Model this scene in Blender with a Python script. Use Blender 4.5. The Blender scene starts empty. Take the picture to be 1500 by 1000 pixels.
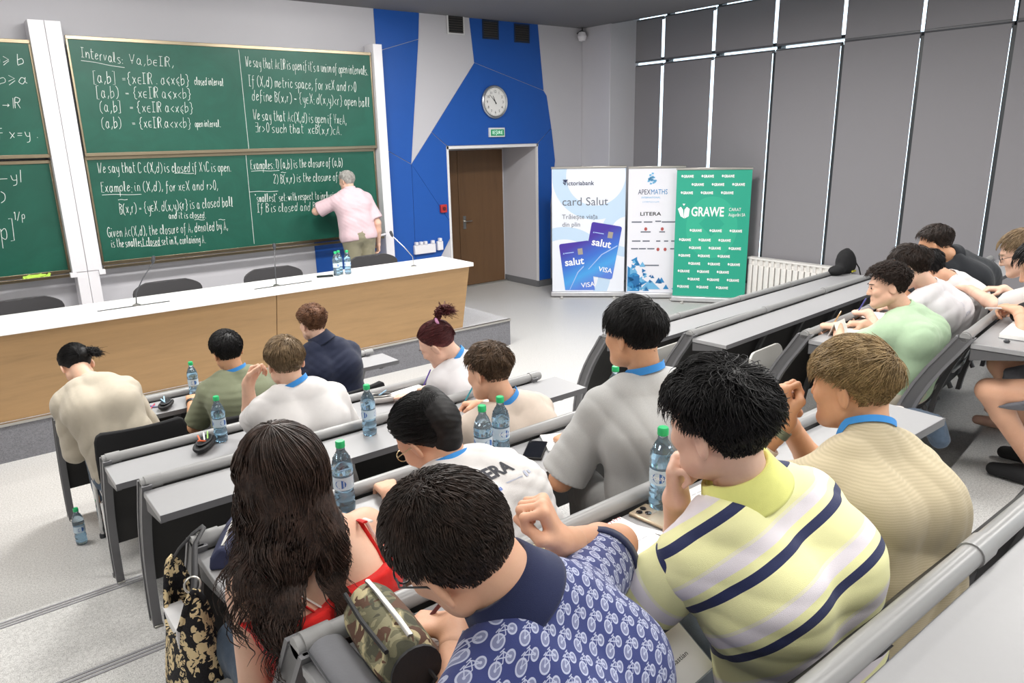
import bpy, bmesh, math, random
import numpy as np
from math import sin, cos, pi, radians, tan
from mathutils import Vector, Matrix
from mathutils.bvhtree import BVHTree
SC = bpy.context.scene
COL = SC.collection
random.seed(7)
# ---------------------------------------------------------------- camera
YAW, PITCH, ROLL, FPX = 0.665473598, 0.269783146, -0.0215542281, 1081.96
def cam_axes():
    f = Vector((sin(YAW)*cos(PITCH), cos(YAW)*cos(PITCH), -sin(PITCH)))
    r = Vector((cos(YAW), -sin(YAW), 0)); u = r.cross(f)
    return cos(ROLL)*r + sin(ROLL)*u, -sin(ROLL)*r + cos(ROLL)*u, f
cr, cu, cf = cam_axes()
cd = bpy.data.cameras.new('camera'); cam = bpy.data.objects.new('camera', cd); COL.objects.link(cam)
cd.sensor_width = 36; cd.lens = 36*FPX/1500; cd.clip_start = 0.02
cam.matrix_world = Matrix(((cr.x, cu.x, -cf.x, 0), (cr.y, cu.y, -cf.y, 0), (cr.z, cu.z, -cf.z, 2.30), (0, 0, 0, 1)))
SC.camera = cam
# ---------------------------------------------------------------- light, exposure
SC.view_settings.view_transform = 'Standard'; SC.view_settings.look = 'None'
SC.view_settings.gamma = 1; SC.view_settings.use_curve_mapping = False
SC.view_settings.exposure = -0.1
try:
    SC.cycles.use_denoising = True
    SC.cycles.max_bounces = 7; SC.cycles.transparent_max_bounces = 12
except Exception: pass
W = bpy.data.worlds.new('sky'); SC.world = W; W.use_nodes = True
nt = W.node_tree; nt.nodes.clear()
bg = nt.nodes.new('ShaderNodeBackground'); wo = nt.nodes.new('ShaderNodeOutputWorld')
bg.inputs[0].default_value = (.80, .92, 1, 1); bg.inputs[1].default_value = 3.0      # bright overcast sky outside the window wall
nt.links.new(bg.outputs[0], wo.inputs[0])
def area(name, loc, size, power, color=(1, .98, .95), rot=(0, 0, 0), sy=None, spread=None):
    l = bpy.data.lights.new(name, 'AREA'); l.energy = power; l.color = color
    l.shape = 'RECTANGLE'; l.size = size; l.size_y = sy or size
    if spread: l.spread = spread
    o = bpy.data.objects.new(name, l); o.location = loc; o.rotation_euler = rot; COL.objects.link(o)
    return o
CEIL = 3.87
LAMPS = [(x, y) for y in (-0.6, 1.3, 3.3, 5.3) for x in (-0.4, 2.4, 5.6)]
for x, y in LAMPS:
    area('ceiling_lamp', (x, y, CEIL-.07), 1.15, {-0.6: 56, 1.3: 36, 3.3: 46, 5.3: 138}[y]*({-0.6: .2, 1.3: .2, 3.3: .35, 5.3: .6}[y] if x < 0 else 1), sy=.55)
for x in (1.2, 3.9):       # the board washers on the ceiling in front of the chalkboards
    area('board_lamp', (x, 7.05, CEIL-.12), 1.3, 26, rot=(radians(30), 0, 0), sy=.22)
# ---------------------------------------------------------------- helpers
def s2l(c):
    return tuple((v/12.92 if v <= .04045 else ((v+.055)/1.055)**2.4) for v in c)
def hexc(h):
    return s2l(tuple(int(h[i:i+2], 16)/255 for i in (0, 2, 4)))
def mul(c, k): return tuple(min(1, v*k) for v in c)
MATS = {}
class NB:
    def __init__(s, m):
        s.t = m.node_tree; s.n = s.t.nodes; s.l = s.t.links
    def new(s, kind, **kw):
        n = s.n.new('ShaderNode'+kind)
        for k, v in kw.items():
            if hasattr(n, k): setattr(n, k, v)
            else:
                n.inputs[k.replace('_', ' ')].default_value = v
        return n
    def math(s, op, a, b=None, c=None, clamp=False):
        n = s.n.new('ShaderNodeMath'); n.operation = op; n.use_clamp = clamp
        for i, v in enumerate((a, b, c)):
            if v is None: continue
            if isinstance(v, (int, float)): n.inputs[i].default_value = v
            else: s.l.new(v, n.inputs[i])
        return n.outputs[0]
    def mix(s, f, a, b):
        n = s.n.new('ShaderNodeMix'); n.data_type = 'RGBA'
        for i, v in ((0, f), (6, a), (7, b)):
            if isinstance(v, (int, float)): n.inputs[i].default_value = v
            elif isinstance(v, tuple): n.inputs[i].default_value = (*v[:3], 1)
            else: s.l.new(v, n.inputs[i])
        return n.outputs[2]
    def coord(s, which='Object', scale=None, rot=None, loc=None):
        c = s.n.new('ShaderNodeTexCoord').outputs[which]
        if scale or rot or loc:
            m = s.n.new('ShaderNodeMapping'); s.l.new(c, m.inputs[0])
            if scale: m.inputs['Scale'].default_value = scale
            if rot: m.inputs['Rotation'].default_value = rot
            if loc: m.inputs['Location'].default_value = loc
            c = m.outputs[0]
        return c
    def noise(s, vec, scale, detail=3, rough=.5, dist=0):
        n = s.n.new('ShaderNodeTexNoise'); s.l.new(vec, n.inputs['Vector'])
        n.inputs['Scale'].default_value = scale; n.inputs['Detail'].default_value = detail
        n.inputs['Roughness'].default_value = rough; n.inputs['Distortion'].default_value = dist
        return n.outputs[0]
    def ramp(s, f, stops):
        r = s.n.new('ShaderNodeValToRGB'); s.l.new(f, r.inputs[0]); e = r.color_ramp.elements
        while len(e) < len(stops): e.new(.5)
        for el, (p, c) in zip(e, stops): el.position = p; el.color = (*c[:3], 1)
        return r.outputs[0]
    def bump(s, h, strength=.3, dist=.01):
        b = s.n.new('ShaderNodeBump'); s.l.new(h, b.inputs['Height'])
        b.inputs['Strength'].default_value = strength; b.inputs['Distance'].default_value = dist
        return b.outputs[0]
def material(name, color='888888', rough=.5, metal=0., var=.06, vs=30., bump=0., bs=200., spec=.5, trans=0., emit=None, es=1., sheen=0., build=None, stretch=None, sub=0., alpha=1.):
    """one principled procedural material: a base colour with a little noise variation and an optional noise bump"""
    if name in MATS: return MATS[name]
    m = bpy.data.materials.new(name); m.use_nodes = True; MATS[name] = m
    nb = NB(m); p = nb.n['Principled BSDF']
    c = hexc(color) if isinstance(color, str) else color
    p.inputs['Roughness'].default_value = rough; p.inputs['Metallic'].default_value = metal
    p.inputs['Specular IOR Level'].default_value = spec
    p.inputs['Transmission Weight'].default_value = trans
    p.inputs['Sheen Weight'].default_value = sheen
    p.inputs['Alpha'].default_value = alpha
    if sub: p.inputs['Subsurface Weight'].default_value = sub; p.inputs['Subsurface Scale'].default_value = .01; p.inputs['Subsurface Radius'].default_value = (1, .35, .2)
    vec = nb.coord('Object', scale=stretch)
    if build: nb.l.new(build(nb, vec, c), p.inputs['Base Color'])
    elif var: nb.l.new(nb.mix(nb.noise(vec, vs), mul(c, 1-var), mul(c, 1+var)), p.inputs['Base Color'])
    else: p.inputs['Base Color'].default_value = (*c, 1)
    if bump: nb.l.new(nb.bump(nb.noise(vec, bs, 2), bump, .004), p.inputs['Normal'])
    if emit:
        p.inputs['Emission Color'].default_value = (*hexc(emit), 1); p.inputs['Emission Strength'].default_value = es
    return m
class MB:
    """collects shapes into one mesh"""
    def __init__(s): s.v = []; s.f = []; s.M = None
    def add(s, vs, fs):
        b = len(s.v); s.v += [tuple(s.M @ Vector(v)) if s.M else tuple(v) for v in vs]; s.f += [tuple(b+i for i in f) for f in fs]; return s
    def box(s, x0, x1, y0, y1, z0, z1):
        return s.add([(x, y, z) for z in (z0, z1) for y in (y0, y1) for x in (x0, x1)],
                     [(0, 2, 3, 1), (4, 5, 7, 6), (0, 1, 5, 4), (1, 3, 7, 5), (3, 2, 6, 7), (2, 0, 4, 6)])
    def prism(s, poly, a, b, ax=2):
        """poly in the two other axes, extruded along axis ax from a to b"""
        def P(u, v, w): return (w, u, v) if ax == 0 else (u, w, v) if ax == 1 else (u, v, w)
        n = len(poly)
        s.add([P(u, v, a) for u, v in poly]+[P(u, v, b) for u, v in poly],
              [tuple(range(n-1, -1, -1)), tuple(range(n, 2*n))]+[(i, (i+1) % n, n+(i+1) % n, n+i) for i in range(n)])
        return s
    def tube(s, pts, r, n=10, cap=True, flat=1.0):
        pts = [Vector(p) for p in pts]; k = len(pts)
        rs = r if isinstance(r, (list, tuple)) else [r]*k
        vs = []; up = None
        for i, p in enumerate(pts):
            t = (pts[min(i+1, k-1)]-pts[max(i-1, 0)])
            t = t.normalized() if t.length > 1e-9 else Vector((0, 0, 1))
            if up is None: up = Vector((0, 0, 1)) if abs(t.z) < .95 else Vector((0, 1, 0))
            a = t.cross(up)
            a = a.normalized() if a.length > 1e-6 else t.orthogonal().normalized()
            b = a.cross(t).normalized(); up = b
            vs += [p+(a*cos(2*pi*j/n)+b*sin(2*pi*j/n)*flat)*rs[i] for j in range(n)]
        fs = [(i*n+j, i*n+(j+1) % n, (i+1)*n+(j+1) % n, (i+1)*n+j) for i in range(k-1) for j in range(n)]
        if cap: fs += [tuple(range(n-1, -1, -1)), tuple((k-1)*n+j for j in range(n))]
        return s.add(vs, fs)
    def lathe(s, prof, n=24, c=(0, 0, 0)):
        vs = [(c[0]+r*cos(2*pi*j/n), c[1]+r*sin(2*pi*j/n), c[2]+z) for r, z in prof for j in range(n)]
        k = len(prof)
        fs = [(i*n+j, i*n+(j+1) % n, (i+1)*n+(j+1) % n, (i+1)*n+j) for i in range(k-1) for j in range(n)]
        fs += [tuple(range(n-1, -1, -1)), tuple((k-1)*n+j for j in range(n))]
        return s.add(vs, fs)
    def disc(s, c, r, h, ax=1, n=32):
        return s.prism([(c[[1, 0, 0][ax]]+r*cos(2*pi*j/n), c[[2, 2, 1][ax]]+r*sin(2*pi*j/n)) for j in range(n)], c[ax]-h, c[ax], ax)
    def quad(s, a, b, c, d): return s.add([a, b, c, d], [(0, 1, 2, 3)])
    def build(s, name, m, parent=None, bev=0., smooth=35, loc=None):
        me = bpy.data.meshes.new(name); me.from_pydata(s.v, [], s.f); me.update()
        return link(name, me, m, parent, bev, smooth, loc)
def link(name, me, m, parent=None, bev=0., smooth=35, loc=None):
    o = bpy.data.objects.new(name, me); COL.objects.link(o)
    if m: me.materials.append(m)
    if smooth:
        me.shade_smooth()
        if smooth < 180: me.set_sharp_from_angle(angle=radians(smooth))
    if bev:
        b = o.modifiers.new('bevel', 'BEVEL'); b.width = bev; b.segments = 2; b.limit_method = 'ANGLE'; b.angle_limit = radians(40)
    if parent is not None: o.parent = parent
    if loc: o.location = loc
    return o
def fixnormals(o):
    bm = bmesh.new(); bm.from_mesh(o.data); bmesh.ops.recalc_face_normals(bm, faces=bm.faces); bm.to_mesh(o.data); bm.free(); return o
def thing(name, label, cat, loc=(0, 0, 0), rz=0, group=None):
    o = bpy.data.objects.new(name, None); COL.objects.link(o); o.location = loc; o.rotation_euler = (0, 0, rz)
    o.empty_display_size = .1
    return tag(o, label, cat, group)
def tag(o, label, cat, group=None):
    o['label'] = label; o['category'] = cat
    if group: o['group'] = group
    return o
def struct(o): o['kind'] = 'structure'; return o
def dup(root, loc, rz=None, label=None):
    r = root.copy(); COL.objects.link(r); r.location = loc
    if rz is not None: r.rotation_euler = (0, 0, rz)
    if label: r['label'] = label
    for ch in list(root.children):
        c = ch.copy(); COL.objects.link(c); c.parent = r
        for g in list(ch.children):
            d = g.copy(); COL.objects.link(d); d.parent = c
    return r
def font_mesh(name, text, size, m, parent, mat4, align='LEFT', sx=1., ext=.0006, bold=0.):
    cu_ = bpy.data.curves.new(name, 'FONT'); cu_.body = text; cu_.size = size; cu_.align_x = align; cu_.extrude = ext; cu_.offset = bold
    cu_.resolution_u = 3
    t = bpy.data.objects.new(name, cu_); COL.objects.link(t)
    dg = bpy.context.evaluated_depsgraph_get(); dg.update()
    me = bpy.data.meshes.new_from_object(t.evaluated_get(dg)); bpy.data.objects.remove(t)
    me.transform(mat4 @ Matrix.Diagonal((sx, 1, 1, 1)))
    return link(name, me, m, parent, smooth=0)
def frame(o, x, y):
    """matrix whose local x,y axes are the given world directions, at o"""
    x = Vector(x).normalized(); y = Vector(y); y = (y-x*y.dot(x)).normalized(); z = x.cross(y)
    return Matrix(((x.x, y.x, z.x, o[0]), (x.y, y.y, z.y, o[1]), (x.z, y.z, z.z, o[2]), (0, 0, 0, 1)))
# ---------------------------------------------------------------- materials of the setting
WHITE = material('white_paint', 'e4e3e4', .55, var=.015, vs=4, bump=.03)
WALLM = material('wall_paint', 'c6c5ca', .6, var=.015, vs=4, bump=.03)
def speckle(nb, vec, c):
    a = nb.noise(vec, 260, 2); b = nb.noise(vec, 90, 2)
    f = nb.math('MULTIPLY_ADD', a, .7, nb.math('MULTIPLY', b, .3))
    return nb.ramp(f, [(.38, mul(c, .58)), (.5, c), (.62, mul(c, 1.28))])
FLOORM = material('speckled_vinyl', 'bdbcba', .42, build=speckle, bump=.05, bs=260)
PODM = material('podium_carpet', '75757a', .9, build=speckle, bump=.2, bs=400)
PODTOP = material('podium_vinyl', 'b4b4b6', .45, build=speckle)
CEILM = material('grey_ceiling', '757477', .85, var=.03, vs=2)
BLUE = material('blue_panel', '1a55ab', .42, var=.03, vs=5)
ALU = material('aluminium', 'c4c2bd', .32, 1., var=.04, vs=8)
GOLD = material('board_frame_metal', '968a74', .3, 1., var=.05, vs=6)
CHROME = material('chrome', 'd8d8d8', .12, 1., var=.02)
DARKF = material('window_frame_paint', '2f3438', .4, var=.05)
SKIRT = material('skirting_grey', '6f7073', .6)
def lam(name, col, **k): return material(name, col, k.pop('rough', .38), var=.02, vs=60, bump=.02, bs=600, **k)
DESK = lam('desk_laminate', '98989a'); DESKEDGE = lam('desk_edge', '666669')
DGREY = lam('dark_grey_metal', '58585a', rough=.45); BLACKP = lam('black_panel', '2b2a2a', rough=.6); RAILM = lam('rail_plastic', '8f8f8f', rough=.33)
SEATM = lam('seat_laminate', 'b2b1ad')
BLACKFAB = material('black_fabric', '19191b', .95, var=.15, vs=300, bump=.2, bs=700)
GREYFAB = material('charcoal_fabric', '424143', .95, var=.15, vs=300, bump=.2, bs=700)
def wood(nb, vec, c):
    n = nb.noise(vec, 1.6, 6, .6, .6); n2 = nb.noise(vec, 9, 4, .6)
    f = nb.math('MULTIPLY_ADD', n2, .25, nb.math('MULTIPLY', n, .75))
    return nb.ramp(f, [(.3, mul(c, .80)), (.45, mul(c, .94)), (.58, c), (.75, mul(c, 1.08))])
OAK = material('oak_veneer', 'b38f63', .4, build=wood, stretch=(.9, 6, 9))
BROWN = material('brown_door_veneer', '6b4f35', .42, build=wood, stretch=(9, 6, .8))
GLASS = material('window_glass', 'f4fbff', .02, trans=1., var=0)
# ---------------------------------------------------------------- floor, steps, podium
Y0, YW, XWIN = -2.6, 8.81, 9.0
LV = .15
RIS = [(3.89, 3.2), (3.03, 4.0), (2.17, 4.8), (1.31, 8.2), (.49, 8.2), (-.33, 8.2)]      # front edge of each tier and the turn of its right wing in degrees
f = struct(MB().box(-3.3, XWIN+.3, Y0, 9.75, -.1, 0).build('floor', FLOORM))
for k, (y, a) in enumerate(RIS):
    y2 = y+(XWIN-3.6)*tan(radians(a))
    st = struct(MB().prism([(-3.3, Y0), (XWIN-.02, Y0), (XWIN-.02, y2), (3.6, y), (-3.3, y)], LV*k, LV*(k+1)).build('step', FLOORM))
    if k < 4:
        nb_ = MB()
        for j in range(3):
            nb_.box(-3.2, .6, y-.035-j*.022, y-.023-j*.022, LV*(k+1), LV*(k+1)+.003)
            nb_.box(2.66, 3.6, y-.035-j*.022, y-.023-j*.022, LV*(k+1), LV*(k+1)+.003)
        nb_.build('nosing_strip', material('nosing', '8d8d90', .5), st, smooth=0)
pd = struct(MB().box(-3.2, 5.04, 6.45, YW-.005, 0, .30).build('podium', PODM))
MB().box(-3.2, 5.04, 6.475, YW-.01, .30, .304).build('podium_top', PODTOP, pd)
MB().box(-3.2, 5.045, 6.44, 6.475, .285, .306).build('podium_nosing', ALU, pd)
# ---------------------------------------------------------------- walls
NX0, NX1, NZ, NY = 5.85, 7.465, 2.17, 9.64
wf = MB().box(-3.3, NX0, YW, YW+.1, 0, 4.2).box(NX0, NX1, YW, YW+.1, NZ, 4.2).box(NX1, 9.3, YW, YW+.1, 0, 4.2)
wf.box(NX0-.08, NX0, YW+.1, NY+.1, 0, 2.5).box(NX1, NX1+.08, YW+.1, NY+.1, 0, 2.5).box(NX0, NX1, NY, NY+.1, 0, 2.5).box(NX0, NX1, YW+.1, NY, NZ, NZ+.1)
struct(wf.build('wall_front', WALLM, smooth=0))
struct(MB().box(-3.4, -3.3, Y0, 8.91, 0, 4.2).build('wall_left', WHITE))
struct(MB().box(-3.4, 9.3, Y0-.1, Y0, 0, 4.2).build('wall_back', WHITE))
struct(MB().box(XWIN+.02, XWIN+.25, Y0, YW, 0, .22).box(XWIN+.02, XWIN+.25, Y0, YW, 4.08, 4.2).box(XWIN-.02, XWIN+.25, 8.62, YW, .2, 4.2).build('wall_right', WHITE))
struct(MB().box(8.40, XWIN+.02, 8.2, YW, 0, 4.0).build('wall_column', WALLM, bev=.01))
struct(MB().box(-3.3, 8.45, Y0, YW, CEIL, CEIL+.1).build('ceiling', CEILM))
struct(MB().box(8.42, XWIN+.2, Y0, YW, 4.08, 4.16).box(8.42, 8.45, Y0, YW, CEIL, 4.1).build('ceiling_slot', material('slot_white', '9fb0b4', .6)))
struct(MB().box(NX1-.012, NX1, YW, NY, 0, .1).box(NX1, 8.4, YW-.012, YW, 0, .1).box(5.05, NX0, YW-.012, YW, 0, .1).box(8.388, 8.4, 8.2, YW, 0, .1).build('baseboard_front', SKIRT, smooth=0))
T = [(4.84, 3.87), (5.50, 3.87), (6.29, 3.87), (7.51, 3.87)]
W1, W2, A_ = (6.35, 3.30), (5.26, 1.98), (5.60, 2.385)
PAN = [[(4.84, 3.37), (5.47, 3.55), (5.5, 3.87), (4.84, 3.87)],
       [(4.84, 2.2), W2, (5.47, 3.55), (4.84, 3.37)],
       [(4.84, .31), (5.24, .31), W2, (4.84, 2.2)],
       [(3.79, .31), (4.84, .31), (4.84, 1.25), (3.79, 1.25)],
       [W2, (5.84, 1.16), (5.84, 2.2), A_],
       [W2, (5.24, .31), (5.40, .31), (5.84, .95), (5.84, 1.16)],
       [W1, (7.61, 2.96), T[3], T[2]],
       [A_, (5.84, 2.2), (7.475, 2.2), (7.76, 2.42), (7.67, 2.89), (7.61, 2.96), W1],
       [(7.475, .1), (7.72, .1), (7.73, 1.27), (7.83, 1.94), (7.76, 2.42), (7.475, 2.2)]]
for i, poly in enumerate(PAN):
    cx = sum(p[0] for p in poly)/len(poly); cz = sum(p[1] for p in poly)/len(poly)
    q = [(x+(cx-x)*.006/max(.1, abs(cx-x)+.2), z+(cz-z)*.006/max(.1, abs(cz-z)+.2)) for x, z in poly]
    o = MB().prism(q, YW-.014, YW-.001, 1).build('trim_%d' % (i+1), BLUE, smooth=0); fixnormals(o); struct(o)
struct(MB().box(NX0-.02, NX1+.02, YW-.02, YW+.02, NZ-.012, NZ+.025).box(NX0-.025, NX0+.01, YW-.02, YW+.02, 0, NZ+.025).box(NX1-.01, NX1+.012, YW-.02, YW+.02, .1, NZ+.025).build('trim_10', WHITE, smooth=0))
# door in the niche
d = struct(MB().box(NX0+.01, NX1-.03, NY-.02, NY, .005, 2.16).build('door_1', WHITE))
for x0, x1 in ((5.87, 6.53), (6.536, 7.40)):
    MB().box(x0, x1, NY-.06, NY-.02, .03, 2.12).build('door_leaf', BROWN, d, bev=.003)
h = MB().box(6.60, 6.65, NY-.07, NY-.06, .93, 1.13); h.tube([(6.625, NY-.06, 1.05), (6.625, NY-.11, 1.05), (6.74, NY-.11, 1.05)], .009)
h.build('door_handle', ALU, d)
MB().box(5.87, 7.44, NY-.075, NY-.015, .0, .028).build('door_threshold', ALU, d)
# ---------------------------------------------------------------- window wall with its blinds
MUL = [8.62, 7.67, 6.77, 5.82, 4.91, 4.0, 3.11, 2.2, 1.3, .4, -.5, -1.4]
def blindmat(nb, vec, c):
    return nb.mix(nb.noise(vec, 500, 1), mul(c, .95), mul(c, 1.05))
BLIND = material('blind_cloth', '8a888c', .85, build=blindmat, bump=.05, bs=900)
BAR = material('blind_bar', '5c5c60', .4)
ORD = ['first', 'second', 'third', 'fourth', 'fifth', 'sixth', 'seventh', 'eighth', 'ninth', 'tenth', 'eleventh']
for i in range(len(MUL)-1):
    y1, y0 = MUL[i], MUL[i+1]
    w = struct(MB().box(XWIN+.05, XWIN+.16, y1-.03, y1+.03, .2, 4.1).box(XWIN+.05, XWIN+.16, y0+.03, y1-.03, *((3.36, 3.40) if i < 4 else (3.27, 3.33))).box(XWIN-.035, XWIN+.05, y1-.03, y1+.022, .2, 3.28 if i > 2 else .25).box(XWIN+.05, XWIN+.16, y0+.03, y1-.03, .2, .27).box(XWIN+.05, XWIN+.16, y0+.03, y1-.03, 4.02, 4.1).build('window_%d' % (i+1), DARKF, smooth=0))
    MB().box(XWIN+.10, XWIN+.106, y0+.03, y1-.03, .27, 3.27).box(XWIN+.10, XWIN+.106, y0+.03, y1-.03, 3.40, 4.02).box(XWIN+.10, XWIN+.106, y0+.03, y1-.03, *((3.27, 3.36) if i < 4 else (3.33, 3.40))).build('pane', GLASS, w, smooth=0)
    if i > 8: continue
    gap = .028 if i < 3 else .024
    for tier, z0, z1 in (('upper', 3.345 if i < 4 else 3.315, 3.93), ('lower', .25, 3.29 if i < 4 else 3.30)):
        t = thing('roller_blind', 'grey roller blind in the %s tier, %s bay from the white corner column' % (tier, ORD[i]), 'blind', (XWIN-.05, (y0+y1)/2, z0), 0, 'grey roller blinds on the window wall')
        hw = (y1-y0)/2-gap
        MB().box(-.002, .002, -hw, hw, .02, z1-z0).build('blind_sheet', BLIND, t, smooth=0)
        MB().box(-.007, .007, -hw, hw, 0, .024).build('bottom_bar', BAR, t, bev=.003)
        MB().tube([(.028, -hw-.01, z1-z0), (.028, hw+.01, z1-z0)], .024).build('roller_tube', BAR, t)
# ---------------------------------------------------------------- chalkboards
def boardpaint(nb, vec, c):
    n = nb.noise(vec, 2.2, 5, .65, 1.2)
    return nb.ramp(n, [(.3, mul(c, .86)), (.5, c), (.72, mul(c, 1.16))])
GREEN = material('green_board', '1f5849', .38, build=boardpaint, spec=.35)
CHALK = material('chalk', 'eef2ee', .9, var=.05)
POSTM = material('white_steel', 'eceaee', .4, var=.01)
def chalkboard(label, x0, x1, z0, z1, y, tray=False):
    t = thing('chalkboard', label, 'chalkboard', ((x0+x1)/2, y, z0)); hw = (x1-x0)/2; H = z1-z0
    MB().box(-hw+.01, hw-.01, -.004, .02, .02, H-.02).build('writing_surface', GREEN, t)
    MB().box(-hw, hw, -.014, .022, 0, .035).box(-hw, hw, -.014, .022, H-.035, H).box(-hw, -hw+.02, -.012, .022, .035, H-.035).box(hw-.02, hw, -.012, .022, .035, H-.035).build('board_frame', GOLD, t, bev=.003)
    if tray: MB().box(-hw, hw, -.09, -.01, -.03, -.018).box(-hw, hw, -.094, -.086, -.03, .0).build('chalk_tray', GOLD, t, bev=.002)
    return t
BU = chalkboard('upper right green chalkboard with interval definitions written in chalk', 1.385, 4.65, 2.20, 3.33, 8.60)
BL = chalkboard('lower right green chalkboard the man is writing on, with closure definitions', 1.385, 4.65, 1.10, 2.20, 8.66, True)
CU_ = chalkboard('upper left green chalkboard cut by the photo edge, with metric axioms', -1.9, 1.09, 2.20, 3.27, 8.60)
CL = chalkboard('lower left green chalkboard cut by the photo edge, with a norm formula', -1.9, 1.09, 1.06, 2.18, 8.66, True)
t = thing('board_post', 'wide white steel column between the two pairs of chalkboards', 'post', (1.225, 8.55, .304))
MB().box(-.135, -.002, -.01, .22, .77, 3.14).box(.002, .135, -.01, .22, .77, 3.14).build('upper_casing', POSTM, t, bev=.003)
MB().box(-.10, -.002, 0, .22, 0, .77).box(.002, .10, 0, .22, 0, .77).build('lower_casing', POSTM, t, bev=.003)
MB().box(-.16, -.10, -.02, .04, .72, .77).build('end_stop', POSTM, t, bev=.004); MB().box(.10, .16, -.02, .04, .72, .77).build('end_stop', POSTM, t, bev=.004)
t = thing('board_post', 'narrow white steel column at the right end of the chalkboards', 'post', (4.72, 8.55, .304))
MB().box(-.06, .06, -.01, .22, 0, 3.12).build('casing', POSTM, t, bev=.003)
MB().tube([(-.30, -.06, .80), (-.07, -.06, .83)], .014).build('guide_tube', POSTM, t); MB().box(-.09, -.06, -.075, -.045, .8, .86).build('end_stop', POSTM, t)
o = MB()
for j in range(9): o.tube([(-.13+.03*j+.012*sin(j*3), -.02*cos(j*2), .01+.012*(j % 3)) for j in range(9)] if j == 0 else [(-.14+.28*random.random(), -.03+.05*random.random(), .008+.02*random.random()), (-.1+.2*random.random(), -.02+.04*random.random(), .03*random.random()+.008), (-.14+.28*random.random(), -.03+.05*random.random(), .01)], .014, 6)
tag(o.build('cleaning_cloth', material('lime_cloth', 'b9e04f', .8, sheen=.3), loc=(.80, 8.61, 1.045)), 'crumpled lime green cloth on the tray of the lower left chalkboard', 'cloth')
# chalk handwriting: a single-stroke alphabet, x then height per point (d = base line, h = x-height, k = ascender)
GL = {'a':'3g2h1h0f0e1d2d3f 3h3e4d','b':'0k0d1d3e3g2h0g','c':'3g2h1h0f0e1d2d3e','d':'3g2h1h0f0e1d2d3e 4k3d','e':'0f3g2h1h0f0e1d3e','f':'3k2k1j1d0b 0h3h','g':'3g2h1h0f1e3f 3h3c2a0b','h':'0k0d 0f2h3g3d','i':'0h0e1d 0j0j','l':'0d1g1k0k0e1d2d','m':'0h0d 0g1h2g2d 2g3h4g4d','n':'0h0d 0f1h2h3g3d','o':'1h0g0e1d2d3e3g2h1h','p':'0h0a 0g2h3g3e2d0e','r':'0h0d 0f1h2h','s':'3h1h0g3e2d0d','t':'1k1e2d3d 0i3i','u':'0h0e1d2d3e 3h3d','v':'0h1d3h','w':'0h1d2g3d4h','x':'0h3d 3h0d','y':'0h1e3e 3h3b1a','z':'0h3h0d3d',
 'I':'0k3k 1k1d 0d3d','V':'0k2d4k 1g3g','W':'0k1d2i3d5k','A':'0d2k4d 1f3f','B':'0k0d 0k3j3i0h3g3e2d0d','C':'4j3k1k0i0f1d3d4e','E':'3k0k0d3d 0h2h','G':'4j2k0i0f2d4e4g2g','X':'0k4d 4k0d','R':'0d0k 1d1k3k4j3h1h 2h4d','K':'0k0d 1k1d3h','S':'3k0k0j3g3e1d0d',
 '[':'2k0k0c2c',']':'0k2k2c0c','(':'2k0i0e2c',')':'0k2i2e0c','{':'3k2k1j1h0g1f1d2c3c','}':'0k1k2j2h3g2f2d1c0c','=':'0g3g 0f3f','<':'3h0f3d','>':'0h3f0d','l<':'3i0g3e 0e3d','L':'3i0g3e 0f3c','Y':'0i3g0e 3f0c','e_':'','@':'3h1h0g0e1d3d 0f3f','U':'3h1h0g0e1d3d','D':'0h2h3g3e2d0d','\\':'1i3d','/':'3k0c','|':'0k0c',',':'1e0c','.':'0d0d',':':'0g0g 0d0d','-':'0f4f','M':'0f4f3g 4f3e','"':'0k0j 1k1j',"'":'0k0j','1':'0j1k1d','2':'0j1k3j3i0d3d','0':'1k0i0f1d2d3f3i2k1k','3':'0k3k1h3g3e1d0d','Q':'0k3k3d0d 0h3h'}
SHARP = set('[]IVAEKM<>lLYUQ=-|/\\kXW')
def strokes(text):
    out = []; x = 0.
    for ch in text:
        if ch == ' ': x += 2.6; continue
        g = GL.get(ch)
        if not g: x += 2; continue
        mx = 0
        for s in g.split():
            pts = [(int(s[i]), ord(s[i+1])-100) for i in range(0, len(s), 2)]
            mx = max(mx, max(p[0] for p in pts)); out.append((ch in SHARP, [(x+p[0]+.12*p[1], p[1]) for p in pts]))
        x += mx+2.1
    return out, x
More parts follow.
